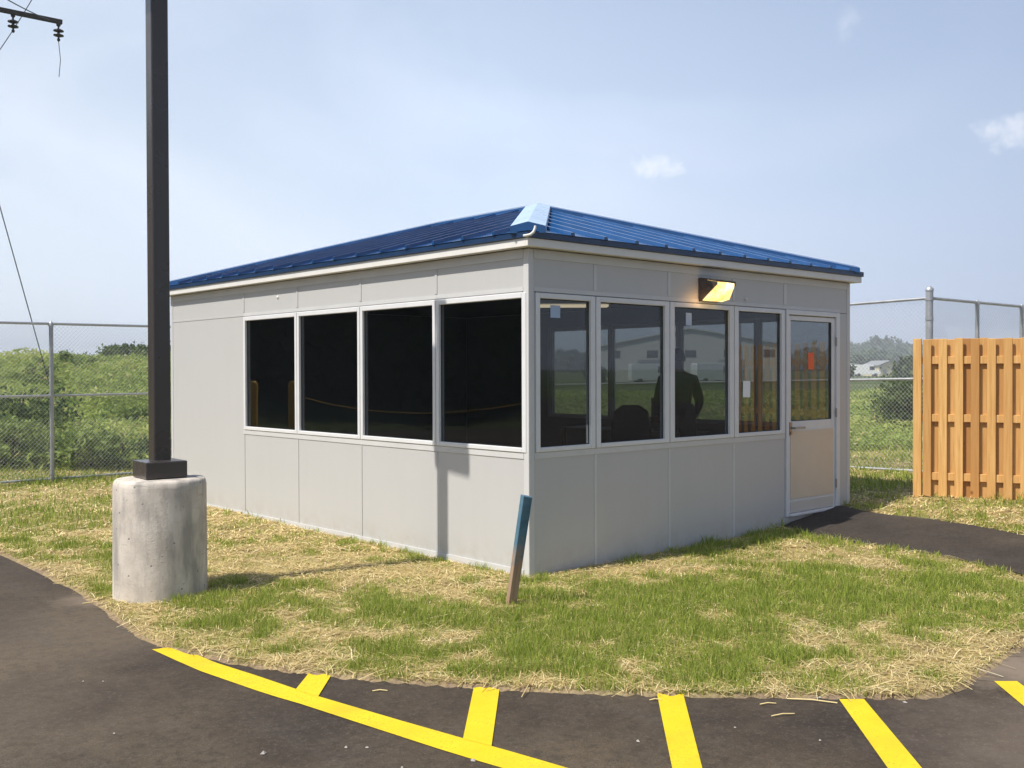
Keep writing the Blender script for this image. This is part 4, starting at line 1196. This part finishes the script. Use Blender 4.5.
def strands(n_, seed, l0, l1, w, u0, u1, t0, t1):
    rl = np.random.default_rng(seed); x, y, dd = lawn_pts(rl, n_, u0, u1, t0, t1)
    g_ = greenness(x, y, dd); keep = rl.random(len(x)) < (1.0-.70*g_); x, y = x[keep], y[keep]; n_ = len(x)
    tdist = np.hypot(x-CAMP[0], y-CAMP[1])
    ang = rl.uniform(0, 2*np.pi, n_)+.6*np.sin(x*3); ln = rl.uniform(l0, l1, n_)**1.0; ww = w*rl.uniform(.6, 1.5, n_)*np.clip(tdist/8, .8, 2.0)
    dx_, dy_ = np.cos(ang)*ln/2, np.sin(ang)*ln/2; px_, py_ = -np.sin(ang)*ww/2, np.cos(ang)*ww/2
    z0 = np.maximum(terrain(x-dx_, y-dy_), Z_AS+.003)+rl.uniform(.003, .024, n_); z1 = np.maximum(terrain(x+dx_, y+dy_), Z_AS+.003)+rl.uniform(.003, .024, n_)
    zm = (z0+z1)/2+rl.uniform(0, .012, n_)
    mk = lambda sx_, sw, zz: np.stack([x+sx_*dx_+sw*px_, y+sx_*dy_+sw*py_, zz], -1)
    v = np.stack([mk(-1,-1,z0), mk(-1,1,z0), mk(0,1.0,zm), mk(0,-1.0,zm), mk(1,1,z1), mk(1,-1,z1)], 1).reshape(-1, 3)
    k = np.arange(n_)*6
    f = np.concatenate([np.stack([k, k+1, k+2, k+3], -1), np.stack([k+3, k+2, k+4, k+5], -1)])
    tone = rl.random(n_)**1.1
    return v, f, np.repeat(tone, 6)
def join(parts):
    V = []; F_ = []; T_ = []; o = 0
    for v, f, t in parts: V.append(v); F_.append(f+o); T_.append(t); o += len(v)
    return np.concatenate(V), np.concatenate(F_), np.concatenate(T_)
v, f, t = join([blades(300000, 101, .016, .055, .0048, -30, 1060, 5.2, 10.5), blades(90000, 102, .03, .08, .0065, -30, 1060, 9.5, 21)])
tag(np_mesh('grass', v, f, M['grass'], None, {'tone': t}), 'thin green grass growing through straw around the booth', 'grass', kind='stuff')
v, f, t = join([strands(58000, 111, .03, .15, .0036, -30, 1060, 5.2, 10.5), strands(1600, 113, .15, .34, .006, -30, 1060, 5.2, 8.5), strands(50000, 112, .05, .16, .006, -30, 1060, 9.5, 18)])
tag(np_mesh('straw', v, f, M['straw'], None, {'tone': t}), 'loose dry straw mulch scattered over the lawn', 'straw', kind='stuff')
# a few strands and pebbles that strayed onto the asphalt
rl = np.random.default_rng(9)
mb = MB()
for u, v_, a_, ln in [(783,714,.5,.14),(812,700,2.6,.28),(768,703,.3,.09),(655,699,.2,.06),(590,690,.4,.08),(380,690,.1,.08),(95,602,.6,.2)]:
    x_, y_ = gp(u, v_, Z_AS+.01); dx_, dy_ = RT[0]*math.cos(a_)+FW[0]*math.sin(a_)*.5, RT[1]*math.cos(a_)+FW[1]*math.sin(a_)*.5
    mb.tube([(x_-dx_*ln/2, y_-dy_*ln/2, Z_AS+.006), (x_, y_, Z_AS+.012), (x_+dx_*ln/2, y_+dy_*ln/2, Z_AS+.006)], .0035, 5)
so = mb.build('straw', M['paper'].copy()); so.data.materials[0] = M['straw']
a_ = so.data.attributes.new('tone', 'FLOAT', 'POINT'); a_.data.foreach_set('value', [.8]*len(so.data.vertices))
tag(so, 'stray straws lying on the asphalt near the lawn edge', 'straw', kind='stuff')
M['stone'] = mat_basic('pale_pebble', (.36, .33, .29), .9)
mb = MB()
for u, v_, s_ in [(263,753,.016),(346,747,.009),(367,747,.009),(473,760,.016),(638,741,.010),(820,740,.008),(114,733,.008),(83,681,.006),(103,681,.006),(735,727,.007),(402,767,.008),(820,697,.012),(905,702,.012)]:
    x_, y_ = gp(u, v_, Z_AS+.005); k = rl.uniform(.7, 1.3, 3)
    n0 = [(s_*k[0],0,0),(0,s_*k[1],0),(-s_*k[0]*.8,0,0),(0,-s_*k[1],0),(s_*.2,s_*.1,s_*.7*k[2]),(0,0,-s_*.3)]
    mb.add([(x_+p_[0], y_+p_[1], Z_AS+.003+p_[2]) for p_ in n0], [(0,1,4),(1,2,4),(2,3,4),(3,0,4),(1,0,5),(2,1,5),(3,2,5),(0,3,5)])
tag(mb.build('pebbles', M['stone']), 'small pale pebbles scattered on the dark asphalt', 'pebbles', kind='stuff')

# distant woods and hill
def woods(name, n_, items, leaf, label, seed):
    rl = np.random.default_rng(seed); cs = []; ts = []
    for (u, t, r_, h) in items:
        q_ = at(u, 372, t); z = tz(q_.x, q_.y); m_ = int(n_)
        p, tone = crown_points(m_, r_, r_, h*.5, h*.5, 14, rl, .5, .5); p += np.array([q_.x, q_.y, z]); cs.append(p); ts.append(tone)
    P2 = np.concatenate(cs); T2 = np.concatenate(ts)
    v, f = leaf_quads(P2, leaf*rl.uniform(.6, 1.4, len(P2)), rl, .4, .8)
    tag(np_mesh(name, v, f, M['farleaf'], None, {'tone': np.repeat(T2, 4)}), label, 'woods', kind='stuff')
rw = np.random.default_rng(77)
items = [(u+rw.uniform(-4, 4), 520+rw.uniform(-60, 60), rw.uniform(6, 9), rw.uniform(6, 9.5)) for u in np.arange(835, 922, 3.0)]
items += [(u+rw.uniform(-5, 5), 430+rw.uniform(-60, 60), rw.uniform(6, 9), rw.uniform(5, 8)) for u in np.arange(540, 1060, 9)]
items += [(u+rw.uniform(-5, 5), 330+rw.uniform(-40, 40), rw.uniform(4, 7), rw.uniform(3, 5)) for u in np.arange(560, 1060, 16)]
woods('distant_woods', 420, items, 2.2, 'blue green wooded hill far beyond the yard', 88)
items = [(u+rw.uniform(-3, 3), 150+rw.uniform(-30, 30), rw.uniform(1.2, 2), rw.uniform(2, 3)) for u in (845, 903, 909, 600, 612, 655, 725, 760)]
woods('distant_woods', 300, items, .9, 'scattered trees among the distant houses', 89)

# trees left of the drive: what the left windows mirror
tl = ['broad dark tree left of the drive', 'dark round tree left of the drive', 'tall dark tree left of the drive']
spots = [(-19, 25, 11), (-25, 29, 12), (-14, 30, 10), (-31, 24, 12), (-22, 38, 13), (-34, 32, 13), (-12, 40, 11), (-28, 45, 13), (-40, 25, 12), (-9, 33, 9)]
desc = ['nearest the drive', 'behind the nearest tree', 'close to the bank', 'standing forward at the left', 'tallest in the middle of the row', 'broad, behind the forward one', 'slender, far along the bank', 'farthest back', 'leftmost of the row', 'smallest, by the bank']
def dense_tree(seed):
    rl2 = np.random.default_rng(seed); h, rx = 12.0, 5.0
    root = empty('tree', (0, 0, 0), 0, '', 'tree', 'dark trees left of the drive')
    p, tone = crown_points(9000, rx, rx, h*.5, h*.5, 60, rl2, .45, .3)
    p[:,2] = np.maximum(p[:,2]*1.14-h*.15, .1)
    v, f = leaf_quads(p, .75*rl2.uniform(.6, 1.3, len(p)), rl2, .3, .8)
    np_mesh('crown', v, f, M['bush'], root, {'tone': np.repeat(tone*.5, 4)})
    mb = MB(); mb.tube([(0,0,-.3), (.1,.05,h*.3), (0,.1,h*.7)], [.22, .17, .06], 8); mb.build('trunk', M['bark'], root)
    return root
protos = [dense_tree(200), dense_tree(201)]
for i, ((x_, y_, h), ds) in enumerate(zip(spots, desc)):
    o = protos[i] if i < 2 else copy_tree(protos[i % 2])
    o.location = (x_, y_, tz(x_, y_)-.2); o.rotation_euler = (0, 0, i*1.3); o.scale = (h/12,)*3
    o['label'] = 'dark leafy tree left of the drive, '+ds

# ------------------------------------------------------------------ distant buildings and vehicles
def gable(name, u, t, w, dpt, hw_, hr, rot, wallm, roofm, label, doors=2, wins=4):
    q_ = at(u, 372, t); z = tz(q_.x, q_.y)
    root = empty(name, (q_.x, q_.y, z), rot, label, 'building')
    mb = MB(); mb.prism([(-w/2, -.5), (w/2, -.5), (w/2, hw_), (0, hr), (-w/2, hw_)], (1,0,0), (0,0,1), -dpt/2, dpt/2, (0,0,0), (0,1,0)); mb.build('wall', M[wallm], root)
    mb = MB(); o = .35
    for s_ in (-1, 1):
        sl = (hr-hw_)/(w/2); xe = w/2+o; ze = hw_-o*sl
        vs = [(s_*xe, -dpt/2-o, ze+.03), (0, -dpt/2-o, hr+.03), (0, dpt/2+o, hr+.03), (s_*xe, dpt/2+o, ze+.03)]
        vs += [(x_, y_, z_+.18) for x_, y_, z_ in vs]
        mb.add(vs, [(0,1,2,3),(7,6,5,4),(0,4,5,1),(1,5,6,2),(2,6,7,3),(3,7,4,0)])
    mb.build('roof', M[roofm], root)
    for k in range(doors):
        x_ = -w*.22+k*w*.44
        mb = MB(); mb.box(x_-w*.07, x_+w*.07, -dpt/2-.08, -dpt/2+.05, 0, hw_*.62); mb.build('door', M['greyroof'], root)
    for k in range(wins):
        x_ = -w*.42+k*w*.84/max(1, wins-1)
        mb = MB(); mb.box(x_-w*.03, x_+w*.03, -dpt/2-.06, -dpt/2+.05, hw_*.68, hw_*.88); mb.build('window', M['dark'], root)
    return root
face = math.atan2(FW[1], FW[0])-math.pi/2
gable('warehouse', 700, 165, 26, 40, 5.2, 7.6, face-.25, 'pale_metal', 'pale_metal', 'large pale gabled warehouse in the distance seen through the booth windows', 2, 5)
gable('house', 881, 225, 5.0, 6, 2.3, 3.2, face+.25, 'cream', 'greyroof', 'small cream house with grey roof in the gap beside the board fence', 1, 2)
gable('shed', 853, 235, 5, 6, 1.8, 2.6, face-.2, 'pale_metal', 'greyroof', 'low pale shed seen past the edge of the booth', 1, 2)
def van(u, t, rot, label, Lv=5.6, Hv=2.5, wd=2.0):
    q_ = at(u, 372, t); z = tz(q_.x, q_.y)
    root = empty('van', (q_.x, q_.y, z), rot, label, 'van', 'white vans parked in the field')
    mb = MB(); prf = [(-Lv/2, .45), (Lv/2-.1, .45), (Lv/2, .75), (Lv/2-.1, 1.15), (Lv/2-.9, 1.35), (Lv/2-1.45, Hv-.1), (Lv/2-1.7, Hv), (-Lv/2+.1, Hv), (-Lv/2, Hv-.2)]
    mb.prism(prf, (1,0,0), (0,0,1), -wd/2, wd/2, (0,0,0), (0,1,0)); mb.build('body', M['white_body'], root, .05, 2)
    for s_ in (-1, 1):
        mb = MB(); mb.box(Lv/2-2.3, Lv/2-1.25, s_*(wd/2+.005)-.01, s_*(wd/2+.005)+.01, 1.4, Hv-.35); mb.build('window', M['dark'], root)
        for x_ in (-Lv/2+1.1, Lv/2-1.0):
            mb = MB(); mb.lathe([(.2, -.11), (.36, -.10), (.36, .10), (.2, .11)], (x_, s_*(wd/2-.1), .36), 18, True, Matrix.Rotation(R_(90), 3, 'X')); mb.build('wheel', M['tyre'], root)
    return root
van(652, 125, face+.1, 'white van parked left of the standing person, seen through the second window')
van(716, 120, face+.2, 'white van parked in front of the warehouse, right of the person')
van(866, 215, face-.1, 'white van parked beside the cream house in the gap')

# ------------------------------------------------------------------ sky, sun
EL = R_(55)
sd_ = Vector((-.985*math.cos(EL), .172*math.cos(EL), math.sin(EL))).normalized()      # towards the sun
sl = D.lights.new('sun', 'SUN'); sl.energy = 5.0; sl.angle = R_(.53); sl.color = (1.0, .95, .87)
so = link(D.objects.new('sun', sl)); so.rotation_euler = (-sd_).to_track_quat('-Z', 'Y').to_euler(); so.location = (-20, 5, 30)
wd_ = D.worlds.new('World'); SC.world = wd_; wd_.use_nodes = True
n = wd_.node_tree; n.nodes.clear(); b = NB(n)
out = b.node('ShaderNodeOutputWorld'); bg = b.node('ShaderNodeBackground')
sky = b.node('ShaderNodeTexSky', sky_type='NISHITA'); sky.sun_disc = False
sky.sun_elevation = EL; sky.sun_rotation = math.atan2(sd_.x, sd_.y)
sky.altitude = 200; sky.air_density = 1.0; sky.dust_density = 1.0; sky.ozone_density = 1.6
tc = b.node('ShaderNodeTexCoord').outputs['Generated']
# thin high haze (thickest low down, set brighter in view, dimmed behind the camera to keep the front wall dark) and small cumulus, by direction on the sky
sxyz = b.node('ShaderNodeSeparateXYZ'); b.lk(tc, sxyz.inputs[0])
hz = b.ramp(sxyz.outputs['Z'], [(0.0, .86), (.12, .76), (.32, .55), (.65, .12), (1.0, .05)])
veil = b.ramp(b.noise(b.scale(tc, (1.6, 1.6, 3.0)), 1.7, 5, .5, .4), [(.38, .0), (.72, .36)])
azdot = b.node('ShaderNodeVectorMath', operation='DOT_PRODUCT'); b.lk(tc, azdot.inputs[0]); azdot.inputs[1].default_value = (-.35, .94, 0)
hcol = b.ramp(b.math('ADD', b.math('MULTIPLY', azdot.outputs['Value'], .5), .5), [(.0, (.30, .35, .44)), (.5, (.405, .48, .64)), (.73, (.67, .765, .925)), (.90, (.71, .775, .87))])
hmul = b.mix(1.0, hcol, (9.0, 9.0, 9.0), 'MULTIPLY')
col = b.mix(b.math('MINIMUM', b.math('ADD', hz, veil), 1.0), sky.outputs[0], hmul)
def puff(u, v, ru, rv, amt, seed):
    d = ray(u, v); d = d/np.linalg.norm(d)
    sub = b.node('ShaderNodeVectorMath', operation='SUBTRACT'); b.lk(tc, sub.inputs[0]); sub.inputs[1].default_value = tuple(d)
    dr = b.node('ShaderNodeVectorMath', operation='DOT_PRODUCT'); b.lk(sub.outputs[0], dr.inputs[0]); dr.inputs[1].default_value = (RT[0]*F_PX/ru, RT[1]*F_PX/ru, 0)
    du = b.node('ShaderNodeVectorMath', operation='DOT_PRODUCT'); b.lk(sub.outputs[0], du.inputs[0]); du.inputs[1].default_value = (0, 0, F_PX/rv)
    r2 = b.math('ADD', b.math('POWER', b.math('ABSOLUTE', dr.outputs['Value']), 2), b.math('POWER', b.math('ABSOLUTE', du.outputs['Value']), 2))
    nz = b.noise(tc, 55+seed, 6, .62)
    val = b.math('SUBTRACT', b.math('SUBTRACT', 1.0, r2), b.math('MULTIPLY', b.math('SUBTRACT', nz, .42), 3.2))
    return b.math('MULTIPLY', b.ramp(val, [(.0, 0.0), (1.0, 1.0)]), amt)
for u, v, ru, rv, amt, sd2 in ((655, 167, 30, 16, .42, 0), (1008, 132, 34, 20, .36, 9), (848, 24, 12, 20, .16, 17)):
    col = b.mix(puff(u, v, ru, rv, amt, sd2), col, (8.6, 8.6, 8.7))
b.lk(col, bg.inputs[0]); bg.inputs[1].default_value = .13
b.lk(bg.outputs[0], out.inputs[0])

HAZE = .0009
# thin summer haze
m, n, out = nt('summer_haze'); b2 = NB(n)
pv = b2.node('ShaderNodeVolumePrincipled'); pv.inputs['Color'].default_value = (.86, .92, 1.0, 1); pv.inputs['Density'].default_value = HAZE
n.links.new(pv.outputs[0], out.inputs['Volume'])
ho = MB().box(-1750, 1750, -1750, 1750, -2.5, 42).build('haze', m); tag(ho, 'thin pale summer haze over the whole place', 'haze', kind='stuff')

SC.view_settings.view_transform = 'Standard'; SC.view_settings.look = 'None'
SC.view_settings.exposure = 0.14; SC.view_settings.gamma = 1.0
SC.cycles.max_bounces = 8; SC.cycles.transparent_max_bounces = 16; SC.cycles.sample_clamp_indirect = 6
